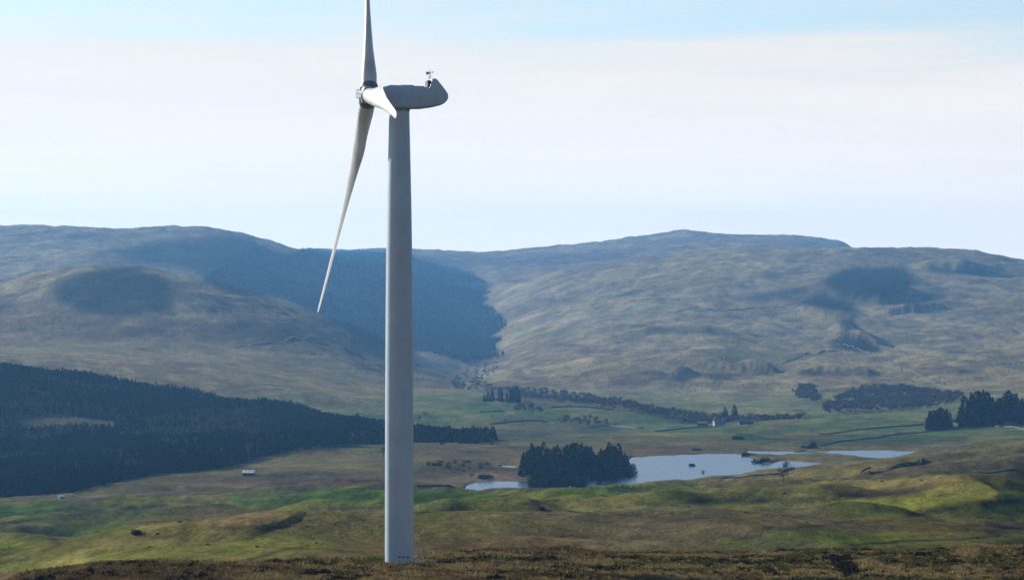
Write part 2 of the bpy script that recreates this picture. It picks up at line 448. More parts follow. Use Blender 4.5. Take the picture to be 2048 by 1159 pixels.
for b in [(1840, 590, 50, 6), (1790, 615, 30, 5), (1960, 625, 60, 6), (1540, 735, 26, 10), (1370, 757, 24, 8), (1470, 752, 50, 8), (1650, 745, 50, 8), (1720, 742, 30, 6), (1000, 735, 40, 5), (1200, 700, 60, 6),
          (1360, 655, 60, 6), (1440, 668, 40, 5), (1060, 755, 40, 6), (1110, 600, 60, 5), (1040, 770, 40, 6), (1700, 780, 60, 6), (1240, 800, 60, 4), (250, 727, 30, 3), (510, 757, 25, 3), (590, 742, 24, 3),
          (1300, 745, 40, 4), (1150, 690, 60, 4), (1940, 745, 30, 5), (1030, 560, 40, 5)]:
    blob(MOOR * .75, *b, .6)
for b in [(1200, 640, 170, 14), (1080, 580, 70, 10), (1450, 600, 120, 6), (1300, 690, 160, 10), (1560, 660, 100, 10), (1900, 640, 120, 20), (300, 715, 200, 10), (1850, 700, 140, 14), (120, 700, 120, 10), (1400, 780, 200, 8), (60, 530, 50, 8), (350, 655, 60, 4)]:
    blob(PALE * .85, *b, .4)
for b in [(1300, 620, 120, 8), (1500, 710, 140, 10), (560, 760, 160, 10), (1650, 800, 160, 8), (1100, 665, 80, 8)]:
    blob(FIELD * 1.1, *b, .35)
# shadows on crags and hillsides painted into the ground colour, soft edged
paint(DARK, [(105, 560), (180, 538), (250, 532), (320, 548), (355, 592), (340, 622), (250, 634), (160, 628), (110, 604)], 13, 5, .95)
paint(DARK * 1.2, [(230, 505), (330, 484), (430, 474), (500, 476), (520, 505), (560, 560), (480, 590), (420, 560), (380, 530), (270, 520)], 18, 6, .85)
paint(DARK * .7, [(1640, 562), (1690, 536), (1800, 533), (1835, 562), (1800, 590), (1730, 602), (1680, 596)], 8, 4, 1)
paint(DARK * .8, [(1585, 606), (1640, 590), (1700, 598), (1716, 622), (1680, 622)], 6, 3, .95)
paint(DARK * .7, [(1655, 688), (1692, 658), (1742, 680), (1764, 706), (1705, 704)], 6, 3, 1)
paint(DARK * .9, [(1676, 642), (1698, 632), (1716, 656), (1690, 660)], 5, 3, .95)
paint(DARK * 1.2, [(1850, 536), (1930, 534), (2005, 545), (1950, 550), (1870, 546)], 8, 3, .9)
paint(DARK * 1.5, [(1830, 598), (1880, 585), (1900, 592), (1850, 606)], 8, 3, .8)
paint(DARK * 1.6, [(1480, 596), (1560, 584), (1640, 574), (1640, 584), (1560, 598)], 12, 3, .7)
for p_, q_ in [((1500, 722), (1548, 752)), ((1340, 752), (1392, 766)), ((1415, 745), (1470, 760)), ((1600, 735), (1650, 752)), ((1690, 735), (1750, 750)), ((1280, 655), (1440, 668))]:
    paint(DARK * 1.6, [p_, (q_[0] * .7 + p_[0] * .3, p_[1] + 3), q_, (p_[0] + 8, q_[1] - 2)], 5, 2, .8)
# valley fields
paint(TAWNY * .7 + FELL * .3, [(-600, 690), (0, 690), (400, 720), (650, 755), (830, 780), (1000, 792), (880, 800), (700, 800), (400, 780), (-600, 760)], 14, 5, .4)
paint(FIELD, [(830, 786), (960, 792), (1060, 806), (1240, 812), (1400, 836), (1400, 850), (1180, 850), (990, 842), (830, 832)], 6, 3, .9)
paint(FIELD * 1.1, [(830, 840), (1000, 850), (1240, 856), (1180, 870), (980, 862), (830, 850)], 8, 2, .6)
paint(MOOR, [(820, 865), (1000, 852), (1240, 848), (1230, 862), (1040, 872), (980, 884), (830, 884)], 14, 4, .45)
paint(MOOR * .8, [(960, 762), (1060, 780), (1180, 795), (1260, 810), (1340, 826), (1330, 832), (1180, 808), (1040, 800), (960, 780)], 8, 3, .8)
paint(FIELD, [(1500, 850), (1640, 836), (1850, 815), (2400, 800), (2400, 850), (1850, 870), (1640, 890), (1530, 872)], 8, 3, .8)
paint(FIELD * .9, [(1720, 880), (1790, 868), (1960, 853), (2400, 850), (2400, 868), (1900, 880), (1740, 888)], 6, 2, .9)
paint(GREEN * 1.2, [(1320, 862), (1500, 852), (1535, 860), (1512, 874), (1400, 868)], 6, 2, .6)
paint(PINK * .8, [(1540, 872), (1640, 858), (1700, 865), (1620, 884), (1540, 888)], 14, 4, .5)
# around the reservoir
paint(TAWNY * .7 + PINK * .3, [(830, 888), (1040, 880), (1280, 868), (1460, 880), (1460, 905), (1260, 912), (1060, 930), (830, 912)], 12, 3, .6)
paint(PINK, [(830, 960), (900, 950), (980, 940), (1070, 936), (1080, 960), (960, 966), (860, 969)], 6, 2, .9)
paint(PINK * .9, [(200, 990), (420, 962), (640, 950), (770, 940), (900, 938), (830, 955), (640, 972), (420, 985)], 16, 4, .65)
paint(BROWN, [(250, 952), (520, 945), (760, 952), (930, 948), (760, 970), (500, 962), (330, 965)], 18, 4, .55)
paint(MOOR, [(830, 930), (960, 925), (1010, 935), (960, 945), (830, 945)], 12, 3, .55)
paint(PALE, [(900, 968), (1070, 963), (1060, 965), (910, 973)], 6, 1, .4)
paint(HEATH, [(150, 985), (180, 955), (240, 948), (300, 960), (270, 975)], 10, 3, .35)
paint(HEATH, [(570, 892), (640, 888), (700, 890), (680, 902), (600, 905)], 8, 3, .8)
paint(GREEN, [(440, 992), (520, 976), (640, 972), (780, 976), (930, 978), (1010, 990), (900, 1012), (640, 1018), (520, 1015), (400, 1008)], 8, 3, .95)
paint(GREEN * 1.05, [(930, 982), (1060, 985), (1180, 968), (1310, 968), (1400, 960), (1420, 975), (1300, 990), (1100, 992)], 8, 3, .8)
paint(GREEN, [(-600, 1000), (140, 996), (160, 1010), (300, 1010), (360, 1020), (250, 1040), (280, 1060), (200, 1075), (-600, 1075)], 10, 4, .85)
paint(HEATH, [(-40, 1042), (60, 1044), (160, 1060), (260, 1070), (250, 1078), (120, 1068), (-40, 1060)], 12, 4, .45)
paint(BRIGHTG * .95, [(-600, 1085), (60, 1078), (120, 1090), (260, 1090), (420, 1085), (560, 1066), (770, 1062), (770, 1085), (560, 1110), (300, 1130), (-600, 1160)], 10, 4, .7)
paint(BROWN, [(380, 1020), (520, 1022), (600, 1040), (500, 1048), (380, 1042)], 12, 3, .5)
paint(TAWNY, [(430, 1042), (520, 1022), (640, 1032), (770, 1030), (770, 1045), (600, 1052), (430, 1050)], 10, 4, .55)
paint(BROWN * .9, [(620, 1060), (770, 1070), (830, 1080), (980, 1060), (1200, 1042), (1420, 1045), (1440, 1075), (1200, 1098), (900, 1105), (680, 1100)], 16, 5, .75)
paint(BROWN, [(1320, 1030), (1600, 1028), (1560, 1060), (1440, 1075), (1300, 1060)], 14, 4, .6)
paint(TAWNY * .9, [(830, 1060), (1000, 1024), (1200, 1020), (1640, 1018), (1600, 1026), (1200, 1034), (1000, 1044)], 12, 4, .5)
paint(BRIGHTG * 1.0, [(1330, 1000), (1500, 985), (1640, 990), (1650, 1015), (1400, 1016)], 14, 5, .6)
paint(HEATH * 1.1, [(1680, 984), (1850, 970), (1840, 985), (1780, 1000), (1690, 996)], 6, 3, .75)
paint(BRIGHTG * 1.15, [(1700, 1010), (1850, 985), (2400, 910), (2400, 1010), (1950, 1030)], 20, 8, .6)
paint(TAWNY * .9, [(1750, 925), (1900, 900), (2400, 850), (2400, 885), (1900, 930), (1780, 940)], 20, 6, .5)
paint(BROWN, [(1600, 1020), (1740, 1040), (1900, 1040), (1880, 1060), (1720, 1060)], 16, 4, .5)
paint(BRIGHTG * 1.1, [(1420, 1075), (1560, 1058), (1800, 1060), (1840, 1085), (1700, 1096), (1480, 1100)], 16, 4, .55)
paint(TAWNY, [(1500, 1092), (1640, 1085), (1730, 1095), (1660, 1105), (1520, 1104)], 12, 3, .4)
paint(HEATH, [(1920, 1045), (2048, 1040), (2200, 1050), (2048, 1062), (1930, 1060)], 12, 4, .6)
paint(HEATH * .8, [(1960, 1090), (2048, 1075), (2300, 1070), (2300, 1100), (1980, 1100)], 10, 3, .7)
for b in [(1070, 1015, 16, 3), (1440, 965, 26, 4), (1780, 948, 26, 3), (1500, 1075, 50, 4), (1480, 1070, 40, 3), (330, 1075, 50, 3), (980, 1080, 70, 4), (1240, 1028, 60, 3), (1440, 972, 30, 3), (700, 1015, 60, 2), (620, 1040, 60, 3), (1100, 1005, 40, 2.5), (480, 1052, 50, 3), (1640, 1000, 30, 3),
          (1150, 1070, 60, 3), (1720, 1028, 30, 3), (1860, 945, 40, 3), (560, 965, 40, 3)]:
    blob(HEATH * 1.2, *b, .55)
paint(DARK, [(-600, 1000), (0, 999), (110, 991), (200, 968), (300, 950), (420, 937), (520, 914), (600, 895), (700, 887), (800, 883), (980, 884), (770, 858), (400, 795), (0, 735), (-600, 700)], 3, 1.5, .9)
paint(PALE * .5, [(20, 850), (20, 826), (120, 822), (230, 840), (230, 862), (120, 856)], 6, 2, .95)


def stroke(c, pts, w, op):
    global canvas
    m = np.zeros(GXm.shape)
    for (x0, y0), (x1, y1) in zip(pts[:-1], pts[1:]):
        t = np.clip(((GXm - x0) * (x1 - x0) + (GYm - y0) * (y1 - y0)) / ((x1 - x0) ** 2 + (y1 - y0) ** 2), 0, 1)
        d = np.hypot((GXm - x0 - t * (x1 - x0)) * .45, GYm - y0 - t * (y1 - y0))
        m = np.maximum(m, np.clip(1.4 - d / w, 0, 1))
    m = np.clip(m, 0, 1)[..., None] * op
    canvas = canvas * (1 - m) + np.asarray(c) * m


for p_, w_ in [([(0, 1124), (50, 1118), (90, 1100), (120, 1088), (105, 1078)], 4), ([(120, 1031), (250, 1015), (330, 1009)], 2.4), ([(480, 1124), (560, 1100), (615, 1090)], 3),
               ([(585, 1130), (650, 1105), (680, 1100)], 2.4), ([(270, 1067), (330, 1072), (370, 1065)], 5), ([(430, 1055), (560, 1053)], 4), ([(0, 1045), (80, 1038)], 3),
               ([(1680, 988), (1740, 991), (1800, 986), (1860, 972)], 5), ([(1820, 1030), (1920, 1012), (2048, 1000), (2200, 990)], 5), ([(1560, 1058), (1650, 1048), (1700, 1040)], 2.4),
               ([(1700, 1090), (1800, 1082), (1900, 1078), (2000, 1072)], 2.2), ([(1980, 1062), (2100, 1050)], 6), ([(1220, 1028), (1280, 1030)], 4), ([(840, 1025), (900, 1015)], 2.5), ([(1050, 1005), (1110, 1000)], 3),
               ([(620, 1015), (768, 1013)], 3), ([(1380, 1002), (1560, 1000), (1640, 998)], 6), ([(250, 1018), (500, 1003)], 2)]:
    stroke(HEATH * .7, p_, w_, .8)
for p_, w_ in [([(1240, 1010), (1420, 1022), (1570, 1015), (1640, 1018)], 3), ([(100, 1125), (180, 1100), (260, 1088)], 3), ([(1860, 1045), (1960, 1042), (2048, 1052)], 3), ([(400, 1045), (460, 1038), (560, 1026)], 4), ([(1100, 1098), (1280, 1088), (1400, 1080)], 4)]:
    stroke(TAWNY * 1.2, p_, w_, .6)  # pale edge highlights painted into the turf colour
paint(RUSSET, [(-600, 1150), (60, 1150), (200, 1133), (500, 1127), (760, 1116), (900, 1108), (1130, 1096), (1200, 1104), (2400, 1100), (2400, 1300), (-600, 1300)], 3, 1.2, 1.0)
paint(OLIVE * .55 + RUSSET * .4, [(1180, 1112), (2400, 1108), (2400, 1300), (1100, 1300), (1100, 1130)], 30, 6, .6)
paint(OLIVE * 1.0, [(170, 1142), (320, 1140), (330, 1153), (180, 1156)], 10, 3, .6)
blob(HEATH * .6, 1700, 1135, 44, 22, .6)
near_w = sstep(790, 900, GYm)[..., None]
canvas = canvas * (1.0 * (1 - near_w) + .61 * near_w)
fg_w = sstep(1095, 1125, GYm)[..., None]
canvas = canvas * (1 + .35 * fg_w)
canvas = np.clip(canvas, 0.006, 1)

# ------------------------------------------------------------------ helpers
MATS = {}


def mat(name, base, rough=0.8, metallic=0.0, build=None):
    m = bpy.data.materials.new(name)
    m.use_nodes = True
    nt = m.node_tree
    b = nt.nodes['Principled BSDF']
    b.inputs['Base Color'].default_value = (*base, 1)
    b.inputs['Roughness'].default_value = rough
    b.inputs['Metallic'].default_value = metallic
    if build: build(nt, b)
    MATS[name] = m
    return m


def noise_col(nt, b, c1, c2, scale, detail=4, bump=0.0, space='Object', lo=.35, hi=.65, dist=0.1):
    n, l = nt.nodes, nt.links
    tc = n.new('ShaderNodeTexCoord')
    t = N('ShaderNodeTexNoise', n, i_Scale=scale, i_Detail=float(detail), i_Roughness=0.6)
    l.new(tc.outputs[space], t.inputs['Vector'])
    r = n.new('ShaderNodeMapRange')
    r.inputs['From Min'].default_value = lo; r.inputs['From Max'].default_value = hi
    l.new(t.outputs['Fac'], r.inputs['Value'])
    mx = N('ShaderNodeMix', n, data_type='RGBA')
    mx.inputs['A'].default_value = (*c1, 1); mx.inputs['B'].default_value = (*c2, 1)
    l.new(r.outputs[0], mx.inputs['Factor'])
    l.new(mx.outputs['Result'], b.inputs['Base Color'])
    if bump:
        bp = N('ShaderNodeBump', n, i_Strength=bump, i_Distance=dist)
        l.new(t.outputs['Fac'], bp.inputs['Height'])
        l.new(bp.outputs[0], b.inputs['Normal'])
    return mx


def terrain_mat(name, scales, bumpd):
    def build(nt, b):
        n, l = nt.nodes, nt.links
        at = N('ShaderNodeAttribute', n, attribute_name='Col')
        tc = n.new('ShaderNodeTexCoord')
        cur = at.outputs['Color']
        for i, (s, sx, amp, tint) in enumerate(scales):
            mp = n.new('ShaderNodeMapping')
            mp.inputs['Scale'].default_value = (s, s * sx, s)
            mp.inputs['Rotation'].default_value = (0, 0, .3 * i)
            l.new(tc.outputs['Object'], mp.inputs['Vector'])
            t = N('ShaderNodeTexNoise', n, i_Scale=1.0, i_Detail=5.0, i_Roughness=0.62, i_Distortion=.3)
            l.new(mp.outputs[0], t.inputs['Vector'])
            r = n.new('ShaderNodeMapRange')
            r.inputs['From Min'].default_value = .3; r.inputs['From Max'].default_value = .7
            l.new(t.outputs['Fac'], r.inputs['Value'])
            mx = N('ShaderNodeMix', n, data_type='RGBA')
            lo = [1 - amp * k for k in tint]; hi = [1 + amp * k for k in tint]
            mx.inputs['A'].default_value = (*lo, 1); mx.inputs['B'].default_value = (*hi, 1)
            l.new(r.outputs[0], mx.inputs['Factor'])
            ml = N('ShaderNodeMix', n, data_type='RGBA', blend_type='MULTIPLY')
            ml.inputs['Factor'].default_value = 1
            l.new(cur, ml.inputs['A']); l.new(mx.outputs['Result'], ml.inputs['B'])
            cur = ml.outputs['Result']
            last = t
        l.new(cur, b.inputs['Base Color'])
        b.inputs['Specular IOR Level'].default_value = 0.0
        bp = N('ShaderNodeBump', n, i_Strength=.8, i_Distance=bumpd)
        l.new(last.outputs['Fac'], bp.inputs['Height'])
        l.new(bp.outputs[0], b.inputs['Normal'])
    return mat(name, (.1, .1, .05), 0.95, 0, build)


def mesh_obj(name, verts, faces, mats, parent=None, smooth=False, mi=None):
    me = bpy.data.meshes.new(name)
    verts = np.asarray(verts, float)
    me.from_pydata([tuple(v) for v in verts], [], [tuple(f) for f in faces])
    for m in (mats if isinstance(mats, (list, tuple)) else [mats]): me.materials.append(m)
    if mi is not None: me.polygons.foreach_set('material_index', mi)
    if smooth: me.polygons.foreach_set('use_smooth', [True] * len(me.polygons))
    me.update()
    o = bpy.data.objects.new(name, me)
    C.objects.link(o)
    if parent: o.parent = parent
    return o


def tag(o, label, cat=None, group=None, kind=None):
    o['label'] = label
    if cat: o['category'] = cat
    if group: o['group'] = group
    if kind: o['kind'] = kind
    return o


def empty(name, loc, rz=0.0):
    o = bpy.data.objects.new(name, None)
    o.empty_display_size = 1
    o.location = loc; o.rotation_euler = (0, 0, rz)
    C.objects.link(o)
    return o


def copy_tree(o, parent=None):
    c = o.copy(); C.objects.link(c)
    if parent: c.parent = parent
    for ch in list(o.children): copy_tree(ch, c)
    return c


# ------------------------------------------------------------------ terrain mesh
def build_terrain():
    inner = np.arange(-260, 2309, 3.4)
    left = -260 - np.cumsum(np.geomspace(8, 900, 26)); right = 2308 + np.cumsum(np.geomspace(8, 900, 26))
    cols = np.concatenate([left[::-1], inner, right])
    # rows: step so that no visible column moves by more than about two picture rows
    dd = np.exp(np.linspace(math.log(30), math.log(16000), 9500))
    test = np.arange(0, 2049, 128)
    V = np.array([H0 - terrain((p - 1024) / F * dd, dd) / dd * F for p in test])
    dv = np.abs(np.diff(V, axis=1))
    w = np.percentile(dv, 80, axis=0) * np.where(dd[1:] < 250, 0.03, np.where((dd[1:] > 420) & (dd[1:] < 560), .4, 1.0)) + np.diff(np.log(dd)) * 25
    cum = np.concatenate([[0], np.cumsum(w)])
    nrows = 860
    rows = np.interp(np.linspace(0, cum[-1], nrows), cum, dd)
    D, P = np.meshgrid(rows, cols, indexing='ij')
    X = (P - 1024) / F * D
    Z = terrain(X, D)
    R = H0 - Z / D * F
    wx = fbm(X, D, 1, 1) * 0
    lp = np.log(D)
    wpx = fbm(P * 1.0, lp * 900, 60, 3, .55, 3.) * 7; wrw = fbm(P * 1.0, lp * 900, 70, 3, .55, 13.) * 1.6
    near_k = sstep(250, 500, D)
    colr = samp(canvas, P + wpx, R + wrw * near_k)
    # scatter of darker tussocks and paler grass in world space
    t1 = fbm(X, D * .55, 22, 4, .6, 21.)[..., None]; t2 = fbm(X, D * .6, 80, 3, .5, 44.)[..., None]
    mid = (sstep(450, 700, D) * (1 - sstep(3500, 4500, D)))[..., None]
    colr = colr * (1 + mid * (0.28 * t1 + .30 * t2 * np.array([1.0, .6, .3])))
    far = sstep(3800, 4600, D)[..., None]
    f1 = fbm(X, D * .35, 120, 4, .6, 61.)[..., None]; f2 = fbm(X * .6 + D * .2, D * .5, 40, 3, .6, 71.)[..., None]
    colr = colr * (1 + far * (0.24 * f1 + 0.20 * f2))
    hp = sstep(.16, .34, fbm(X - .4 * D, D * .3, 260, 5, .6, 81.))[..., None] * far
    hp = hp * sstep(.045, .09, colr[..., :1]) * .38
    colr = colr * (1 - hp) + MOOR * hp
    hq = (sstep(.18, .30, fbm(X * .7, D * .35, 60, 4, .6, 91.))[..., None]) * mid * .45
    colr = colr * (1 - hq) + HEATH * 1.3 * hq
    hy = (sstep(.12, .30, fbm(X * .7, D * .3, 75, 4, .55, 191.))[..., None]) * mid * .28
    colr = colr * (1 - hy) + TAWNY * np.array([1.0, 1.0, .8]) * hy
    fg = (1 - sstep(400, 480, D))[..., None]
    h1 = fbm(X, D * .6, 3.5, 4, .6, 5.)[..., None]; h2 = fbm(X, D * .6, 16, 3, .6, 7.)[..., None]
    colr = colr * (1 + fg * (.45 * h1 + .35 * h2 * np.array([1, .7, .6])))
    colr = np.clip(colr, .008, .6)
    nc = len(cols)
    V3 = np.stack([X, D, Z], -1).reshape(-1, 3)

    def sheet(name, r0, r1, m, label, cat):
        nr = r1 - r0
        vs = V3[r0 * nc:r1 * nc]
        i = np.arange(nr - 1)[:, None] * nc + np.arange(nc - 1)[None, :]
        q = np.stack([i, i + 1, i + nc + 1, i + nc], -1).reshape(-1, 4)
        me = bpy.data.meshes.new(name)
        me.vertices.add(len(vs)); me.vertices.foreach_set('co', vs.astype(np.float32).ravel())
        me.loops.add(q.size); me.loops.foreach_set('vertex_index', q.astype(np.int32).ravel())
        me.polygons.add(len(q)); me.polygons.foreach_set('loop_start', np.arange(0, q.size, 4, dtype=np.int32))
        me.polygons.foreach_set('use_smooth', np.ones(len(q), bool))
        me.update(calc_edges=True)
        ca = me.color_attributes.new('Col', 'FLOAT_COLOR', 'POINT')
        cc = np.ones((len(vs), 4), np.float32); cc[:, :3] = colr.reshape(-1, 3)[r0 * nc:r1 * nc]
        ca.data.foreach_set('color', cc.ravel())
        me.materials.append(m)
        o = bpy.data.objects.new(name, me); C.objects.link(o)
        tag(o, label, cat, kind='structure')
        return o
    ra = int(np.searchsorted(rows, 470)); rb = int(np.searchsorted(rows, 4000))
    m1 = terrain_mat('moor_turf', [(.12, .6, .25, (1, .9, .7)), (.8, .6, .35, (1, .95, .9)), (3.0, .7, .35, (1, 1, 1))], .25)
    m2 = terrain_mat('pasture_turf', [(.012, .5, .25, (1, .8, .6)), (.06, .5, .32, (1, .9, .8)), (.3, .5, .38, (1, 1, 1)), (1.1, .6, .35, (1, .95, .9))], .6)
    m3 = terrain_mat('fell_turf', [(.0035, .4, .25, (1, .9, .7)), (.02, .35, .34, (1, .95, .85)), (.07, .3, .22, (1, 1, 1)), (.2, .3, .12, (1, 1, 1))], 4.0)
    sheet('foreground_moor', 0, ra + 1, m1, 'brown heather and tussock moor that the turbine stands on', 'moorland')
    sheet('ground', ra, rb + 1, m2, 'rolling green and tawny pasture round the reservoir in the valley', 'ground')
    sheet('hills', rb, nrows, m3, 'hazy blue grey fells with smooth rounded tops on the skyline', 'hills')
    # level floor under and behind the camera
    vs = [(-500, -400, -6), (500, -400, -6), (500, 31, -5.6), (-500, 31, -5.6)]
    o = mesh_obj('near_ground', vs, [(0, 1, 2, 3)], m1)
    ca = o.data.color_attributes.new('Col', 'FLOAT_COLOR', 'POINT')
    for d_ in ca.data: d_.color = (.09, .07, .03, 1)
    tag(o, 'brown moor grass beneath the viewpoint', 'ground', kind='structure')


build_terrain()

# ------------------------------------------------------------------ water
def water_build(nt, b):
    n, l = nt.nodes, nt.links
    b.inputs['Base Color'].default_value = (.012, .022, .035, 1)
    b.inputs['IOR'].default_value = 1.33
    tc = n.new('ShaderNodeTexCoord')
    mp = n.new('ShaderNodeMapping'); mp.inputs['Scale'].default_value = (.25, .12, 1)
    l.new(tc.outputs['Object'], mp.inputs['Vector'])
    t = N('ShaderNodeTexNoise', n, i_Scale=1.0, i_Detail=4.0, i_Roughness=.6)
    l.new(mp.outputs[0], t.inputs['Vector'])
    mp2 = n.new('ShaderNodeMapping'); mp2.inputs['Scale'].default_value = (.006, .02, 1)
    l.new(tc.outputs['Object'], mp2.inputs['Vector'])
    t2 = N('ShaderNodeTexNoise', n, i_Scale=1.0, i_Detail=3.0, i_Roughness=.5)
    l.new(mp2.outputs[0], t2.inputs['Vector'])
    r = n.new('ShaderNodeMapRange'); r.inputs['From Min'].default_value = .4; r.inputs['From Max'].default_value = .62
    r.inputs['To Min'].default_value = .05; r.inputs['To Max'].default_value = .5
    l.new(t2.outputs['Fac'], r.inputs['Value'])
    bp = N('ShaderNodeBump', n, i_Distance=.25)
    l.new(r.outputs[0], bp.inputs['Strength']); l.new(t.outputs['Fac'], bp.inputs['Height'])
    l.new(bp.outputs[0], b.inputs['Normal'])


m_water = mat('lake_water', (.01, .02, .03), .24, 0, water_build)


def plane_pt(px, row, z=WATER_Z):
    d = F * (-z) / (row - H0)
    return ((px - 1024) / F * d, d)


def water_sheet(name, px0, px1, r0, r1, label):
    pts = [plane_pt(px0, r0), plane_pt(px1, r0), plane_pt(px1, r1), plane_pt(px0, r1)]
    o = mesh_obj(name, [(x, y, WATER_Z) for x, y in pts], [(0, 1, 2, 3)], m_water)
    tag(o, label, 'water', kind='structure')


water_sheet('reservoir_water', 900, 1860, 988, 899, 'still blue reservoir with the dark conifer promontory, reaching right to a thin far arm')

# ------------------------------------------------------------------ trees
def leafmat(name, c1, c2, sc_=.35):
    def bld(nt, b):
        noise_col(nt, b, c1, c2, sc_, 3)
        b.inputs['Specular IOR Level'].default_value = 0.0
    return mat(name, c1, .9, 0, bld)


m_needle = leafmat('spruce_needles', (.006, .013, .008), (.016, .027, .012))
m_needle2 = leafmat('pine_needles', (.014, .026, .010), (.032, .045, .016))
m_larch = leafmat('bare_larch_twigs', (.075, .068, .035), (.14, .115, .06))
m_twig = leafmat('bare_twigs', (.085, .070, .055), (.14, .11, .085))
m_gorse = leafmat('gorse_leaves', (.010, .016, .008), (.024, .030, .012))
m_bark = mat('bark', (.07, .055, .042), .9, 0, lambda nt, b: noise_col(nt, b, (.05, .04, .03), (.10, .08, .065), 3.0))


def tri_cloud(centres, size, rng, flat=.6):
    """one small crooked leaf clump (two triangles) at each centre"""
    V, Fc = [], []
    for c, s in zip(centres, size):
        a = rng.uniform(0, 2 * math.pi); t = rng.uniform(-flat, flat)
        u = np.array([math.cos(a), math.sin(a), t]); w = np.array([-math.sin(a) * .8, math.cos(a) * .8, rng.uniform(-1, 1)])
        k = len(V)
        V += [c - u * s * .6, c + w * s * .45, c + u * s * .6 + np.array([0, 0, -.2 * s]), c - w * s * .45]
        Fc += [(k, k + 1, k + 2), (k, k + 2, k + 3)]
    return V, Fc


def tube(p0, p1, r0, r1, n=5):
    p0, p1 = Vector(p0), Vector(p1); z = (p1 - p0).normalized()
    x = z.orthogonal().normalized(); y = z.cross(x)
    V, Fc = [], []
    for p, r in ((p0, r0), (p1, r1)):
        for i in range(n):
            a = 2 * math.pi * i / n
            V.append(tuple(p + x * math.cos(a) * r + y * math.sin(a) * r))
    for i in range(n): Fc.append((i, (i + 1) % n, n + (i + 1) % n, n + i))
    return V, Fc


def join(parts):
    V, Fc = [], []
    for v, f in parts:
        k = len(V); V += [tuple(x) for x in v]; Fc += [tuple(i + k for i in q) for q in f]
    return V, Fc


def conifer_crown(rng, h=1.0, r=.17, n=230, base=.1, power=.75, lump=.25, size=.085):
    cs, sz = [], []
    lob = [(rng.uniform(0, 6.28), rng.uniform(.1, .9), rng.uniform(.5, 1)) for _ in range(7)]
    for i in range(n):
        t = base + (1 - base) * (i / n) ** 1.15
        a = rng.uniform(0, 2 * math.pi)
        prof = (1 - t) ** power * min(1, (t - base) * 7 + .55) + .03
        k = 1 + lump * sum(math.cos(a - la) * math.exp(-((t - lt) / .16) ** 2) * ls for la, lt, ls in lob)
        rad = r * prof * k * (rng.uniform(.25, 1.0) ** .5 if rng.random() < .8 else rng.uniform(.9, 1.2))
        cs.append(np.array([math.cos(a) * rad, math.sin(a) * rad, t * h])); sz.append(size * (.55 + .75 * (1 - t)) * rng.uniform(.7, 1.2))
    cs.append(np.array([0, 0, h])); sz.append(size * .6)
    return tri_cloud(cs, sz, rng, .8)


def bare_crown(rng, n=200, r=.42, size=.10):
    cs, sz = [], []
    lob = [np.array([rng.uniform(-.24, .24), rng.uniform(-.24, .24), rng.uniform(.45, .8)]) for _ in range(7)]
    for i in range(n):
        c = lob[i % 7]; v = np.array([rng.gauss(0, 1), rng.gauss(0, 1), rng.gauss(0, .8)]); v /= np.linalg.norm(v)
        cs.append(c + v * rng.uniform(.03, .24) * r / .42); sz.append(size * rng.uniform(.4, 1))
    return tri_cloud(cs, sz, rng, 1.0)


def bush_crown(rng, n=120, size=.22):
    cs, sz = [], []
    lob = [np.array([rng.uniform(-.45, .45), rng.uniform(-.35, .35), rng.uniform(.1, .5)]) for _ in range(6)]
    for i in range(n):
        c = lob[i % 6]; v = np.array([rng.gauss(0, 1), rng.gauss(0, 1), rng.gauss(0, .8)]); v /= np.linalg.norm(v)
        p = c + v * rng.uniform(.1, .32); p[2] = max(.02, p[2])
        cs.append(p); sz.append(size * rng.uniform(.5, 1))
    return tri_cloud(cs, sz, rng, 1.0)


def proto_mesh(name, parts):
    V, Fc, mi, mats = [], [], [], []
    for k, ((v, f), m) in enumerate(parts):
        b = len(V); V += [tuple(x) for x in v]; Fc += [tuple(i + b for i in q) for q in f]; mi += [k] * len(f); mats.append(m)
    me = bpy.data.meshes.new(name)
    me.from_pydata(V, [], Fc)
    for m in mats: me.materials.append(m)
    me.polygons.foreach_set('material_index', mi)
    return me


lib = bpy.data.collections.new('instance_sources')      # not linked to the scene: only sources for the uncountable stuff
def lib_coll(name, meshes):
    c = bpy.data.collections.new(name)
    for i, me in enumerate(meshes):
        o = bpy.data.objects.new('%s_%02d' % (name, i), me); c.objects.link(o)
    return c


def soft_mask(polys, bx, by):
    m = np.zeros(GXm.shape)
    for pl in polys: m = np.maximum(m, poly_mask(pl).astype(float))
    return blur(m, bx, by)


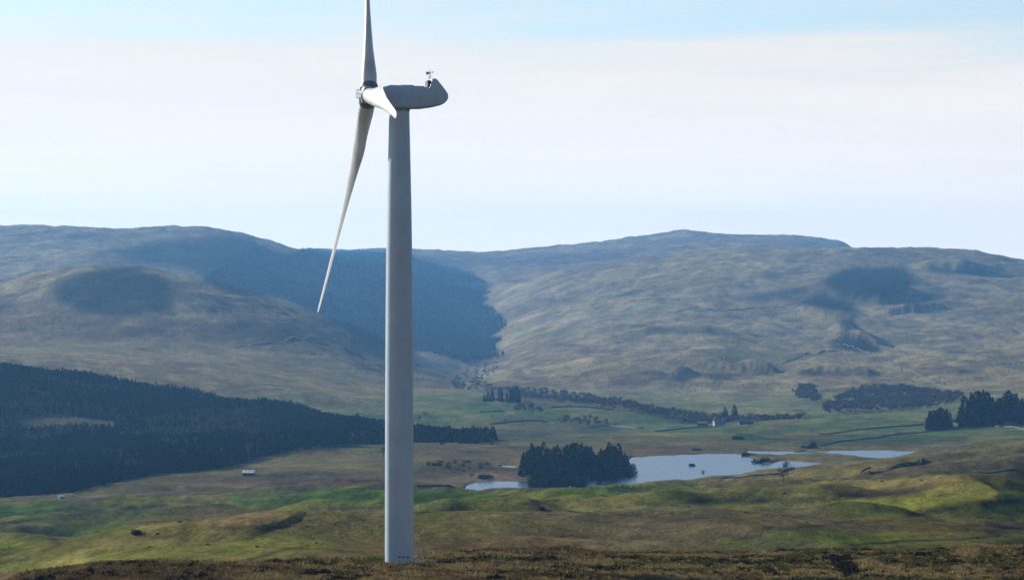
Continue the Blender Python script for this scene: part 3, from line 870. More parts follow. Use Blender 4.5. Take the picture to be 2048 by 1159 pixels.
def scatter(name, pts, scl, rot, idx, coll, label, cat):
    me = bpy.data.meshes.new(name)
    n = len(pts)
    me.vertices.add(n); me.vertices.foreach_set('co', np.asarray(pts, np.float32).ravel())
    a = me.attributes.new('s', 'FLOAT_VECTOR', 'POINT'); a.data.foreach_set('vector', np.asarray(scl, np.float32).ravel())
    a = me.attributes.new('r', 'FLOAT_VECTOR', 'POINT'); a.data.foreach_set('vector', np.asarray(rot, np.float32).ravel())
    a = me.attributes.new('k', 'INT', 'POINT'); a.data.foreach_set('value', np.asarray(idx, np.int32))
    o = bpy.data.objects.new(name, me); C.objects.link(o)
    g = bpy.data.node_groups.new(name, 'GeometryNodeTree')
    g.interface.new_socket('Geometry', in_out='INPUT', socket_type='NodeSocketGeometry')
    g.interface.new_socket('Geometry', in_out='OUTPUT', socket_type='NodeSocketGeometry')
    gi = g.nodes.new('NodeGroupInput'); go = g.nodes.new('NodeGroupOutput')
    ci = g.nodes.new('GeometryNodeCollectionInfo'); ci.inputs['Collection'].default_value = coll
    ci.inputs['Separate Children'].default_value = True; ci.inputs['Reset Children'].default_value = True
    ip = g.nodes.new('GeometryNodeInstanceOnPoints'); ip.inputs['Pick Instance'].default_value = True

    def att(nm, dt):
        x = g.nodes.new('GeometryNodeInputNamedAttribute'); x.data_type = dt; x.inputs['Name'].default_value = nm
        return x.outputs['Attribute']
    er = g.nodes.new('FunctionNodeEulerToRotation')
    g.links.new(att('r', 'FLOAT_VECTOR'), er.inputs[0])
    g.links.new(gi.outputs[0], ip.inputs['Points']); g.links.new(ci.outputs[0], ip.inputs['Instance'])
    g.links.new(att('k', 'INT'), ip.inputs['Instance Index']); g.links.new(er.outputs[0], ip.inputs['Rotation']); g.links.new(att('s', 'FLOAT_VECTOR'), ip.inputs['Scale'])
    g.links.new(ip.outputs[0], go.inputs[0])
    md = o.modifiers.new('scatter', 'NODES'); md.node_group = g
    tag(o, label, cat, kind='stuff')
    return o


rr = random.Random(3)
src = []
for i in range(4):
    src.append(proto_mesh('spruce', [(conifer_crown(rr, 1, .20, 110, .05, .8, .2, .16), m_needle)]))
for i in range(2):
    src.append(proto_mesh('larch', [(conifer_crown(rr, 1, .20, 90, .1, .6, .3, .15), m_larch)]))
src.append(proto_mesh('pine', [(conifer_crown(rr, 1, .24, 110, .1, .5, .35, .16), m_needle2)]))
conifer_lib = lib_coll('forest_conifer', src)
scrub_lib = lib_coll('scrub_tree', [proto_mesh('scrub', [(bare_crown(rr, 120, .42, .16), m_twig), (tube((0, 0, -.05), (0, 0, .5), .03, .015, 4), m_bark)]) for i in range(3)]
                     + [proto_mesh('scrub', [(bush_crown(rr, 90), m_gorse)])])


def grid_pts(px0, px1, d0, d1, step, margin=0):
    xs0 = (px0 - 1024) / F * d1; xs1 = (px1 - 1024) / F * d1
    xs0 = min(xs0, (px0 - 1024) / F * d0); xs1 = max(xs1, (px1 - 1024) / F * d0)
    X, Y = np.meshgrid(np.arange(xs0, xs1, step), np.arange(d0, d1, step))
    X = X.ravel() + RNG.uniform(-.45, .45, X.size) * step; Y = Y.ravel() + RNG.uniform(-.45, .45, Y.size) * step
    px = X / Y * F + 1024
    k = (px > px0) & (px < px1)
    X, Y, px = X[k], Y[k], px[k]
    Z = terrain(X, Y)
    return X, Y, Z, px, H0 - Z / Y * F


# left plantation
BE = np.array([(-700, 1001), (0, 1000), (110, 992), (170, 978), (200, 968), (300, 950), (420, 938), (520, 914), (600, 895), (700, 887), (800, 883), (900, 884), (990, 884)], float)
X, Y, Z, px, row = grid_pts(-700, 990, 1740, 2990, 3.4)
wob = fbm(X, Y, 30, 2) * 4
edge = np.interp(px, BE[:, 0], BE[:, 1]) + wob
topd = np.interp(px, [-700, 0, 400, 770, 990], [2990, 2960, 2920, 2880, 2560]) + wob * 4
inclear = poly_mask([(5, 872), (10, 836), (60, 826), (130, 828), (245, 846), (255, 872), (120, 874)], px, row)
tracks = np.abs(((X + 0.35 * Y) / 190.) % 1 - .5) < .012
ok = (row < edge) & (Y < topd) & ~inclear & ~tracks & (Y > 1750)
young = sstep(.0, .25, fbm(X, Y, 160, 2, .5, 90.))
X, Y, Z, px, row, young = [q[ok] for q in (X, Y, Z, px, row, young)]
hgt = RNG.uniform(8.0, 10.8, X.size) * (1 + .35 * fbm(X, Y, 45, 2, .5, 15.)) * (1 - .25 * young) * np.where(RNG.random(X.size) < .02, 1.15, 1)
lar = ((row > 828) & (row < 892) & (px < 520)) & (RNG.random(X.size) < .75 * sstep(-.25, .2, fbm(X, Y, 90, 2, .5, 33.)))
lar |= (RNG.random(X.size) < .55) & (fbm(X, Y, 70, 2, .5, 63.) > .42)
idx = np.where(lar, RNG.integers(4, 6, X.size), RNG.integers(0, 4, X.size))
forest_edge = (row > np.interp(px, BE[:, 0], BE[:, 1]) - 6) & (px > -40)
# individuals: trees of the near edge that can be picked apart
ei = np.nonzero(forest_edge & (px < 985))[0]
RNG.shuffle(ei); ei = ei[:120]
EDGE_TREES = [(X[i], Y[i], Z[i], hgt[i] * 1.08, px[i]) for i in ei]
keep = np.ones(X.size, bool); keep[ei] = False
nn = keep.sum()
scatter('conifer_plantation', np.stack([X, Y, Z - .3], -1)[keep], np.stack([hgt * RNG.uniform(.9, 1.25, X.size)] * 2 + [hgt], -1)[keep],
        np.stack([RNG.uniform(-.04, .04, nn), RNG.uniform(-.04, .04, nn), RNG.uniform(0, 6.28, nn)], -1), idx[keep], conifer_lib,
        'dark dense conifer plantation covering the slope on the left', 'forest')
# far valley plantation
X, Y, Z, px, row = grid_pts(370, 1030, 5800, 12800, 11.0)
FARP = [(440, 545), (470, 515), (520, 500), (560, 512), (620, 502), (700, 510), (770, 508), (840, 523), (945, 550), (978, 570), (960, 602), (1012, 640), (985, 690), (1002, 712), (940, 724), (860, 703), (770, 695), (700, 675), (688, 655), (620, 620), (560, 592), (480, 590), (400, 560)]
wv = fbm(X, Y, 120, 3, .5, 9.) * 12
ok = RNG.random(X.size) < sstep(.25, .75, samp(soft_mask([FARP], 9, 5), px + wv, row + wv * .4)) * (1 - .75 * sstep(.25, .45, fbm(X, Y * .5, 300, 4, .6, 141.)))
ok &= (np.abs(((X * .9 + Y * .35) / 420.) % 1 - .5) > .012)
X, Y, Z, px = X[ok], Y[ok], Z[ok], px[ok]
hg = RNG.uniform(6.5, 9.5, X.size) * (1 + .45 * fbm(X, Y, 240, 3, .5, 41.))
scatter('far_plantation', np.stack([X, Y, Z - .3], -1), np.stack([hg * 1.5, hg * 1.5, hg], -1), np.stack([X * 0, X * 0, RNG.uniform(0, 6.28, X.size)], -1),
        RNG.integers(0, 4, X.size), conifer_lib, 'blue hazed conifer forest filling the steep side valley behind the tower', 'forest')
# bare woods and scrub along the far side of the valley
def scrub(name, polys, d0, d1, step, h0, h1, label, idxr=(0, 3), dens=1.0):
    P = [], [], []
    allp, alls, allk = [], [], []
    for pl in polys:
        xs = [p[0] for p in pl]
        X, Y, Z, px, row = grid_pts(min(xs) - 5, max(xs) + 5, d0, d1, step)
        wv = fbm(X, Y, 50, 2, .5, 29.) * 4
        ok = poly_mask(pl, px + wv, row + wv * .4) & (RNG.random(X.size) < dens)
        h = RNG.uniform(h0, h1, ok.sum())
        allp.append(np.stack([X, Y, Z - .3], -1)[ok]); alls.append(np.stack([h * 1.1, h * 1.1, h], -1)); allk.append(RNG.integers(idxr[0], idxr[1], ok.sum()))
    p = np.concatenate(allp); s = np.concatenate(alls); k = np.concatenate(allk)
    scatter(name, p, s, np.stack([p[:, 0] * 0, p[:, 0] * 0, RNG.uniform(0, 6.28, len(p))], -1), k, scrub_lib, label, 'woodland')


scrub('hillside_wood', [[(1650, 812), (1700, 790), (1730, 780), (1800, 778), (1860, 786), (1925, 792), (1925, 806), (1850, 818), (1700, 828), (1650, 828)],
                        [(1585, 792), (1600, 778), (1630, 778), (1645, 800), (1630, 806), (1600, 800)]],
      3300, 5300, 9, 7, 11, 'grey blue bare woodland along the foot of the right hand fell', dens=.55)
scrub('valley_scrub', [[(1000, 780), (1060, 776), (1150, 790), (1230, 800), (1320, 822), (1400, 834), (1400, 840), (1300, 832), (1150, 806), (1040, 797)],
                       [(1280, 822), (1400, 832), (1500, 836), (1620, 832), (1620, 838), (1500, 846), (1380, 852), (1360, 846)],
                       [(1020, 808), (1060, 808), (1090, 826), (1070, 832), (1030, 824)],
                       [(1110, 836), (1190, 838), (1240, 852), (1170, 852), (1120, 848)]],
      3100, 4300, 9, 3, 8, 'band of bare scrub along the stream beyond the green fields', dens=.5)
scrub('gully_scrub', [[(930, 745), (985, 720), (1010, 724), (970, 760), (1000, 782), (960, 782), (900, 778), (900, 765)]],
      3900, 6900, 18, 4, 8, 'thin scrub in the gully at the mouth of the forested side valley', dens=.4)
scrub('lakeside_scrub', [[(835, 928), (880, 926), (960, 930), (1010, 932), (990, 946), (900, 944), (835, 940)], [(930, 955), (990, 950), (1000, 962), (940, 964)],
                         [(840, 884), (980, 880), (1000, 888), (860, 890)], [(150, 992), (170, 978), (200, 974), (190, 984)]],
      1850, 2700, 7, 2, 4.5, 'low gorse and thorn scrub on the marsh left of the reservoir', idxr=(0, 4), dens=.25)
scrub('field_scrub', [[(830, 985), (1400, 965), (2048, 900), (2048, 1080), (1400, 1095), (830, 1085)], [(0, 1005), (770, 990), (770, 1090), (0, 1120)]],
      560, 1900, 12, .3, 1.0, 'scattered small rush tussocks and gorse over the near pasture', idxr=(3, 4), dens=.5)

# individual conifers
cprot = []
for i in range(5):
    t = empty('conifer_tree', (0, 0, 0))
    dense = i < 3
    v, f = conifer_crown(rr, 1, [.19, .21, .17, .24, .22][i], 300, [.06, .08, .05, .22, .16][i], [.7, .55, .8, .42, .5][i], .32, .10)
    mesh_obj('crown', v, f, m_needle if dense else m_needle2, t)
    v, f = tube((0, 0, -.04), (0, 0, .93), .016, .003, 6)
    mesh_obj('trunk', v, f, m_bark, t)
    cprot.append(t)
used = set()


def put_tree(proto, x, y, h, label, group, cat='tree', w=1.0, z=None):
    k = id(proto)
    o = proto if k not in used else copy_tree(proto)
    used.add(k)
    o.location = (x, y, (tz(x, y) if z is None else z) - .15)
    o.rotation_euler = (rr.uniform(-.03, .03), rr.uniform(-.03, .03), rr.uniform(0, 6.28))
    o.scale = (h * w, h * w, h)
    tag(o, label, cat, group)
    return o


def put_px(proto, px, d, h, label, group, **kw):
    return put_tree(proto, (px - 1024) / F * d, d, h, label, group, **kw)


# promontory: back row, middle, front
lab = 'dark conifer packed in the dense stand on the reservoir promontory'
clump = []
for k in range(62):
    px = 1046 + (1252 - 1046) * ((k * .61803) % 1); d = rr.uniform(1990, 2100)
    top = np.interp(px, [1046, 1062, 1085, 1093, 1098, 1110, 1120, 1150, 1170, 1182, 1190, 1205, 1215, 1235, 1252], [905, 884, 881, 893, 896, 882, 888, 884, 880, 891, 898, 888, 884, 884, 905])
    g = H0 - tz((px - 1024) / F * d, d) / d * F
    h = max(6, (g - top) * d / F * rr.uniform(.78, 1.02))
    put_px(cprot[k % 5 if k % 5 != 3 else 0], px, d, h, lab, 'conifers on the reservoir promontory', w=rr.uniform(.85, 1.25))
lab = 'lower broad conifer at the front foot of the promontory stand'
for k in range(17):
    px = 1066 + (1178 - 1066) * ((k * .61803) % 1); d = rr.uniform(1876, 1930)
    top = np.interp(px, [1060, 1075, 1095, 1110, 1140, 1180], [945, 928, 924, 932, 944, 950])
    g = H0 - tz((px - 1024) / F * d, d) / d * F
    put_px(cprot[[1, 3, 4][k % 3]], px, d, max(5, (g - top) * d / F * rr.uniform(.85, 1.0)), lab, 'low conifers at the front of the promontory', w=rr.uniform(1.2, 1.6))
lab = 'bare stemmed pine leaning over the water at the right tip of the promontory'
for px, d, h in [(1254, 2040, 11), (1260, 2030, 8.5), (1266, 2045, 9), (1247, 2050, 13), (1241, 2035, 13)]:
    put_px(cprot[3], px, d, h, lab, 'pines at the tip of the promontory', w=1.3)
put_px(cprot[1], 1198, 1918, 5.5, 'small lone conifer on the shore just right of the promontory stand', None, w=1.2)
for k in range(34):
    px = 1925 + 150 * ((k * .61803) % 1); d = rr.uniform(2790, 2900)
    top = np.interp(px, [1920, 1930, 1945, 1965, 1980, 1990, 2000, 2015, 2030, 2040, 2080], [800, 790, 782, 778, 784, 796, 788, 780, 777, 790, 786])
    g = H0 - tz((px - 1024) / F * d, d) / d * F
    put_px(cprot[k % 3], px, d, max(8, (g - top) * d / F * rr.uniform(.8, 1)), 'tall dark conifer in the block at the right edge above the fields', 'tall conifers at the right edge', w=rr.uniform(.9, 1.3))
for k in range(14):
    px = 1858 + 44 * ((k * .61803) % 1); d = rr.uniform(2770, 2840)
    top = np.interp(px, [1856, 1865, 1880, 1895, 1905], [822, 816, 812, 816, 822])
    g = H0 - tz((px - 1024) / F * d, d) / d * F
    put_px(cprot[k % 3], px, d, max(8, (g - top) * d / F * rr.uniform(.85, 1)), 'conifer in the small square clump left of the tall conifer block', 'conifers in the small square clump', w=rr.uniform(.9, 1.3))
for px, h in [(976, 12), (984, 15), (1000, 16), (1004, 13), (1014, 11), (1022, 15), (1028, 18), (1033, 19), (1037, 17), (968, 9)]:
    d = 3500 + rr.uniform(-30, 30)
    put_px(cprot[int(px) % 3], px, d, h, 'far conifer in the short row above the green fields beyond the tower', 'far conifers above the green fields', w=1.1)
for px, h in [(1449, 15), (1454, 13), (1468, 17), (1471, 15)]:
    put_px(cprot[int(px) % 3], px, 3380 + rr.uniform(-15, 15), h, 'slim conifer standing beside the far farmhouse', 'conifers by the farmhouse', w=1.0)
for x, y, z, h, p in EDGE_TREES:
    put_tree(cprot[rr.randrange(3)], x, y, h, 'conifer on the near edge of the dark plantation on the left', 'edge trees of the left plantation', w=1.1)

# bare broadleaf trees and bushes
bprot = []
for i in range(3):
    t = empty('bare_tree', (0, 0, 0))
    v, f = bare_crown(rr, 260, .42, .085)
    mesh_obj('crown', v, f, m_twig, t)
    tp = [tube((0, 0, -.05), (0, 0, .42), .035, .02, 6)]
    for k in range(6):
        a = k * 1.05 + i; tp.append(tube((0, 0, .25 + .03 * k), (math.cos(a) * .26, math.sin(a) * .26, .6 + .04 * k), .016, .004, 4))
    v, f = join(tp)
    mesh_obj('trunk', v, f, m_bark, t)
    bprot.append(t)
bush = []
for i in range(3):
    v, f = bush_crown(rr, 420, .18)
    bush.append(mesh_obj('gorse_bush', v, f, m_gorse))
for px, row, h, w, lb in [
        (1574, 950, 7.5, 1.0, 'bare thorn tree standing on the shore wall at the right of the reservoir'),
        (1566, 962, 6.0, 1.1, 'lower bare thorn tree just below the one on the shore wall'),
        (1406, 950, 4.0, 1.2, 'small bare tree at the left end of the knoll wall by the water'),
        (1072, 1020, 3.4, 1.3, 'dark round thorn tree alone on the tawny slope below the reservoir'),
        (1160, 848, 9, 1.2, 'far bare tree standing in the middle of the green fields'),
        (1010, 848, 6, 1.2, 'small far bare tree at the left of the green fields'),
        (850, 838, 8, 1.2, 'far bare tree just right of the tower in the fields'),
        (838, 842, 7, 1.1, 'smaller far bare tree hard against the tower in the fields'),
        (1385, 850, 8, 1.2, 'bare tree left of the far farmhouse'),
        (1410, 850, 10, 1.2, 'taller bare tree close left of the far farmhouse'),
        (1425, 850, 9, 1.1, 'bare tree right behind the far farmhouse'),
        (1515, 848, 8, 1.2, 'bare tree at the right end of the farm trees'),
        (1610, 838, 8, 1.2, 'bare tree left of the grey woodland at the foot of the fell'),
        (767, 915, 9, .8, 'dark bare tree just left of the tower above the marsh'),
        (892, 936, 4, 1.2, 'bare thorn on the marsh left of the small pool'),
        (965, 936, 4.5, 1.1, 'bare thorn beside the small pool')]:
    x, y, z = ground_at(px, row, 600)
    put_tree(bprot[int(px) % 3], x, y, h, lb, None, w=w)
for px, row, d, w, h, lb in [
        (1385, 931, None, 5, 2.6, 'tiny dark islet bush in the middle of the water'),
        (1522, 925, None, 13, 4.5, 'dark gorse mound on the spit at the right of the water'),
        (1500, 911, None, 12, 2.6, 'low dark gorse on the tip of the spit between the two waters'),
        (1478, 878, None, 11, 4, 'dark gorse clump on top of the small green knoll'),
        (1618, 895, None, 12, 3.2, 'dark gorse clump on the far shore above the thin arm of water'),
        (1628, 891, None, 5, 4.6, 'upright bush at the right end of the far shore gorse'),
        (1394, 900, None, 9, 2, 'low gorse on the far bank of the wide water'),
        (975, 957, None, 12, 3, 'dark gorse clump on the pink marsh spit'),
        (275, 1068, None, 2.5, 1.6, 'dark bush at the left end of the sheltered hollow'),
        (1085, 1018, None, 2.2, 1.2, 'little bush beside the lone round thorn'),
        (875, 930, None, 8, 2.6, 'gorse clump on the marsh right of the tower')]:
    if row in (931, 925, 911):
        x, y = plane_pt(px, row); z = WATER_Z + .0
    else:
        x, y, z = ground_at(px, row, 560)
    b = bush[int(px) % 3]
    k = id(b); o = b if k not in used else b.copy()
    if k in used: C.objects.link(o)
    used.add(k)
    o.location = (x, y, z - .1); o.scale = (w * .8, w * .7, h * 1.3); o.rotation_euler = (0, 0, rr.uniform(-.3, .3))
    tag(o, lb, 'bush')

# ------------------------------------------------------------------ dry stone walls
m_stone = mat('wall_stone', (.12, .11, .10), .95, 0, lambda nt, b: noise_col(nt, b, (.035, .033, .030), (.11, .10, .09), 1.4, 5, .6, dist=.2))


def wall(pts, h, w, label, dmin=520, name='dry_stone_wall', m=None):
    P = []
    for (a, b) in zip(pts[:-1], pts[1:]):
        n = max(2, int(abs(b[0] - a[0]) / 7) + 1)
        for i in range(n):
            t = i / n; P.append(ground_at(a[0] + (b[0] - a[0]) * t, a[1] + (b[1] - a[1]) * t, dmin, P[-1][1] if P else None))
    P.append(ground_at(pts[-1][0], pts[-1][1], dmin, P[-1][1]))
    A = np.array(P)[:, :2]
    # the wall runs as a smooth line over the ground
    q_ = np.linspace(0, 1, len(A)); dg_ = 1 if len(A) < 6 else 3
    pxs_ = A[:, 0] / A[:, 1]
    ok_ = np.abs(A[:, 1] - np.median(A[:, 1])) < (.16 if A[:, 1].mean() < 3000 else .6) * np.median(A[:, 1])
    if ok_.sum() > dg_ + 1: A[:, 1] = np.polyval(np.polyfit(q_[ok_], A[ok_, 1], dg_), q_)
    A[:, 0] = pxs_ * A[:, 1]
    h = min(h, 3.6 * A[:, 1].mean() / F); w = min(w, 2.5 * h)
    if A[:, 1].mean() > 4200: h, w = 1.7, .9
    seg = np.hypot(*np.diff(A, axis=0).T); cum = np.concatenate([[0], np.cumsum(seg)])
    s = np.arange(0, cum[-1], 3.0 if cum[-1] < 900 else 6.0)
    X = np.interp(s, cum, A[:, 0]); Y = np.interp(s, cum, A[:, 1]); Z = terrain(X, Y)
    tx = np.gradient(X); ty = np.gradient(Y); L = np.hypot(tx, ty) + 1e-9; nx, ny = -ty / L, tx / L
    V, Fc = [], []
    n = len(s)
    for i in range(n):
        hh = h * .72 * (1 + rr.uniform(-.12, .12)); ww = w * (1 + rr.uniform(-.1, .1))
        for sx, zz in ((-.5, -.5), (-.32, hh), (.32, hh * rr.uniform(.93, 1.05)), (.5, -.5)):
            V.append((X[i] + nx[i] * ww * sx, Y[i] + ny[i] * ww * sx, Z[i] + zz))
    for i in range(n - 1):
        for j in range(3): Fc.append((i * 4 + j, i * 4 + j + 1, i * 4 + 5 + j, i * 4 + 4 + j))
    Fc += [(0, 1, 2, 3), ((n - 1) * 4 + 3, (n - 1) * 4 + 2, (n - 1) * 4 + 1, (n - 1) * 4)]
    o = mesh_obj(name, V, Fc, m or m_stone)
    tag(o, label, 'wall' if name.endswith('wall') else 'track', 'dry stone walls across the fields' if name.endswith('wall') else None, None if name.endswith('wall') else 'structure')


for pts, h, w, lb in [
    ([(1640, 886), (1700, 882), (1740, 880), (1755, 872), (1790, 869), (1880, 859), (1940, 853), (1962, 853), (2060, 857)], 2.0, 1.0, 'long stone wall rising below the right hand conifers'),
    ([(1640, 869), (1740, 858), (1790, 853), (1850, 849)], 1.8, .9, 'upper stone wall ending at the small square conifer clump'),
    ([(1310, 863), (1360, 858), (1430, 853), (1500, 851)], 1.8, .9, 'stone wall along the field in front of the farm'),
    ([(1530, 840), (1570, 837), (1602, 833)], 1.8, .9, 'stone wall right of the farm trees'),
    ([(1720, 941), (1790, 929), (1830, 924), (1862, 918)], 2.0, 1.0, 'stone wall crossing the rough slope right of the far water'),
    ([(1945, 952), (1985, 945), (2035, 938)], 2.0, 1.2, 'short stone wall high on the bright slope at the right edge'),
    ([(1440, 957), (1520, 952), (1555, 946), (1590, 936)], 2.2, 1.2, 'stone wall running down to the right shore beside the thorn tree'),
    ([(1385, 953), (1410, 945), (1432, 942), (1465, 946), (1492, 949)], 2.4, 1.4, 'stone wall over the little knoll on the near shore'),
    ([(832, 972), (880, 971), (935, 968)], 2.2, 1.2, 'stone wall between the pink marsh and the green field right of the tower'),
    ([(960, 824), (1005, 823), (1030, 827)], 1.8, .9, 'short far stone wall below the row of far conifers'),
    ([(1100, 815), (1160, 813), (1230, 820)], 1.8, .9, 'far stone wall at the top of the green fields'),
    ([(1180, 854), (1220, 852), (1290, 857)], 1.8, .9, 'stone wall at the foot of the green fields'),
    ([(980, 848), (1060, 840), (1110, 846)], 1.8, .9, 'faint far stone wall across the middle of the green fields'),
    ([(1335, 619), (1450, 626), (1540, 641), (1640, 670), (1680, 690), (1760, 720), (1860, 760), (1930, 785)], 2.4, 2.0, 'very long stone wall slanting down the right hand fell'),
    ([(1330, 618), (1400, 622), (1480, 620), (1590, 609)], 2.4, 2.0, 'stone wall along the upper shoulder of the right hand fell'),
    ([(1565, 725), (1620, 706), (1680, 700)], 2.4, 2.0, 'short stone wall joining the slanting wall on the right hand fell'),
    ([(150, 994), (230, 992), (290, 991)], 1.5, 1.0, 'stone wall at the foot of the plantation corner')]:
    wall(pts, h, w, lb)
m_track = mat('track_gravel', (.3, .28, .24), .95, 0, lambda nt, b: noise_col(nt, b, (.22, .20, .17), (.36, .33, .28), .4))
wall([(470, 694), (520, 688), (570, 681), (630, 671)], .25, 5, 'pale track slanting across the dark hillside at left', name='hill_track', m=m_track)

# ------------------------------------------------------------------ barn, farmhouse, cottage, mast, sheep
m_white = mat('white_render', (.72, .71, .68), .8, 0, lambda nt, b: noise_col(nt, b, (.22, .21, .20), (.30, .29, .28), 1.2))
m_roofw = mat('white_sheet_roof', (.8, .8, .78), .5, 0, lambda nt, b: noise_col(nt, b, (.7, .7, .68), (.85, .85, .83), .8))
m_rooflight = mat('yellowed_rooflight', (.5, .42, .2), .5, 0, lambda nt, b: noise_col(nt, b, (.42, .36, .2), (.55, .48, .25), 2.))
m_slate = mat('slate_roof', (.12, .13, .15), .6, 0, lambda nt, b: noise_col(nt, b, (.09, .1, .12), (.17, .18, .2), 2.))
m_board = mat('dark_timber', (.05, .045, .04), .8, 0, lambda nt, b: noise_col(nt, b, (.035, .03, .027), (.07, .06, .05), 2.))
m_glass = mat('dark_window', (.02, .025, .03), .15, 0, lambda nt, b: noise_col(nt, b, (.015, .02, .025), (.03, .035, .04), 2.))
m_steel = mat('galvanised_steel', (.35, .37, .38), .5, .6, lambda nt, b: noise_col(nt, b, (.28, .30, .31), (.42, .43, .44), 2.))


def box(x0, x1, y0, y1, z0, z1):
    v = [(x0, y0, z0), (x1, y0, z0), (x1, y1, z0), (x0, y1, z0), (x0, y0, z1), (x1, y0, z1), (x1, y1, z1), (x0, y1, z1)]
    return v, [(0, 3, 2, 1), (4, 5, 6, 7), (0, 1, 5, 4), (1, 2, 6, 5), (2, 3, 7, 6), (3, 0, 4, 7)]


def gable_house(name, px, row, L, W, hw, hr, rz, wm, rm, label, cat, wins=(), door=None, chim=False, lights=0, dmin=600):
    x, y, z = ground_at(px, row, dmin)
    t = tag(empty(name, (x, y, z - .2), rz), label, cat)
    v = [(-L / 2, -W / 2, -.8), (L / 2, -W / 2, -.8), (L / 2, W / 2, -.8), (-L / 2, W / 2, -.8), (-L / 2, -W / 2, hw), (L / 2, -W / 2, hw), (L / 2, W / 2, hw), (-L / 2, W / 2, hw), (-L / 2, 0, hr), (L / 2, 0, hr)]
    f = [(0, 1, 5, 4), (2, 3, 7, 6), (1, 2, 6, 9, 5), (3, 0, 4, 8, 7)]
    mesh_obj('wall', v, f, wm, t)
    e = .5; th = .2; sl = (hr - hw) / (W / 2)
    def slab(sgn):
        pts = []
        for zz in (.03, th):
            for (xx, yy) in ((-L / 2 - e, 0), (L / 2 + e, 0), (L / 2 + e, W / 2 + e), (-L / 2 - e, W / 2 + e)):
                pts.append((xx, sgn * yy, hr - sl * yy + zz))
        return pts, [(0, 1, 2, 3), (4, 5, 6, 7), (0, 1, 5, 4), (1, 2, 6, 5), (2, 3, 7, 6), (3, 0, 4, 7)]
    rf = mesh_obj('roof', *join([slab(1), slab(-1)]), rm, t)
    for i in range(lights):
        xx = -L / 2 + (i + .7) * L / lights
        pts = [(xx - .6, -W * .12, hr - sl * W * .12 + th + .04), (xx + .6, -W * .12, hr - sl * W * .12 + th + .04), (xx + .6, -W * .42, hr - sl * W * .42 + th + .04), (xx - .6, -W * .42, hr - sl * W * .42 + th + .04)]
        o = mesh_obj('rooflight', pts, [(0, 1, 2, 3)], m_rooflight, rf)
    if chim:
        for sx in (-1, 1):
            mesh_obj('chimney', *box(sx * (L / 2 - .9) - .4, sx * (L / 2 - .9) + .4, -.4, .4, hr - .5, hr + 1.3), wm, rf)
    for (wx, wz, ww, wh) in wins:
        o = mesh_obj('window', *box(wx - ww / 2, wx + ww / 2, -W / 2 - .06, -W / 2 + .02, wz, wz + wh), m_glass, t)
    if door:
        mesh_obj('door', *box(door[0] - door[1] / 2, door[0] + door[1] / 2, -W / 2 - .08, -W / 2 + .02, -.2, door[2]), m_board, t)
    return t


gable_house('barn', 498, 950, 6.5, 5.0, 1.9, 3.1, -.12, m_board, m_roofw, 'small dark barn with white sheet roof alone on the marsh', 'barn', door=(1.0, 2.0, 1.7), lights=3, wins=[(-1.8, .7, .9, .6)])
gable_house('farmhouse', 1438, 852, 10.5, 6.5, 4.8, 7.2, .25, m_white, m_slate, 'far white farmhouse with slate roof among the bare trees', 'house', wins=[(-3.6, 3.0, 1, 1.2), (0, 3.0, 1, 1.2), (3.6, 3.0, 1, 1.2), (-3.6, .6, 1, 1.2), (3.6, .6, 1, 1.2)], door=(0, 1.1, 2.0), chim=True)
gable_house('outbuilding', 1492, 848, 14, 6, 3.0, 5.0, .1, m_stone, m_slate, 'long low stone outbuilding right of the far farmhouse', 'outbuilding', door=(2, 2.2, 2.2), wins=[(-3.5, 1, 1, .8)])
gable_house('outbuilding', 1405, 851, 9, 6, 2.8, 4.6, -.2, m_stone, m_slate, 'small stone outbuilding left of the far farmhouse', 'outbuilding', door=(-1.5, 1.8, 2.0), wins=[(2, 1, 1, .8)])
gable_house('hut', 123, 996, 2.6, 2.2, 1.3, 2.0, .3, m_white, m_roofw, 'tiny white hut by the lower corner of the plantation', 'hut', door=(0.3, .8, 1.2))


def mast():
    x, y, z = ground_at(443, 924, 1800)
    t = empty('lattice_mast', (x, y, z))
    H = 9.5; W = .32
    cor = [(W, W), (-W, W), (-W, -W), (W, -W)]
    for cx, cy in cor:
        mesh_obj('leg', *tube((cx, cy, -.5), (cx * .6, cy * .6, H), .07, .05, 5), m_steel, t)
    br = []
    nb = 9
    for k in range(nb):
        z0 = k * H / nb; z1 = (k + 1) * H / nb; s0 = 1 - .4 * k / nb; s1 = 1 - .4 * (k + 1) / nb
        for i in range(4):
            a, b = cor[i], cor[(i + 1) % 4]
            br.append(tube((a[0] * s0, a[1] * s0, z0), (b[0] * s1, b[1] * s1, z1), .03, .03, 3))
    o = mesh_obj('bracing', *join(br), m_steel, t)
    mesh_obj('antenna', *tube((0, 0, H), (0, 0, H + 1.6), .05, .03, 5), m_steel, t)
    mesh_obj('panel_aerial', *box(-.5, .5, -.55, -.40, H - 1.6, H - .2), m_steel, t)
    tag(t, 'thin grey lattice mast against the dark plantation left of the barn', 'mast')


mast_ = mast()
for o_, l_, c_ in [(o, o.name, None) for o in []]: pass
m_wool = mat('sheep_wool', (.6, .56, .48), 1.0, 0, lambda nt, b: noise_col(nt, b, (.26, .24, .20), (.36, .33, .28), 6.))
m_face = mat('sheep_face', (.08, .07, .06), .9, 0, lambda nt, b: noise_col(nt, b, (.06, .05, .05), (.12, .10, .09), 6.))


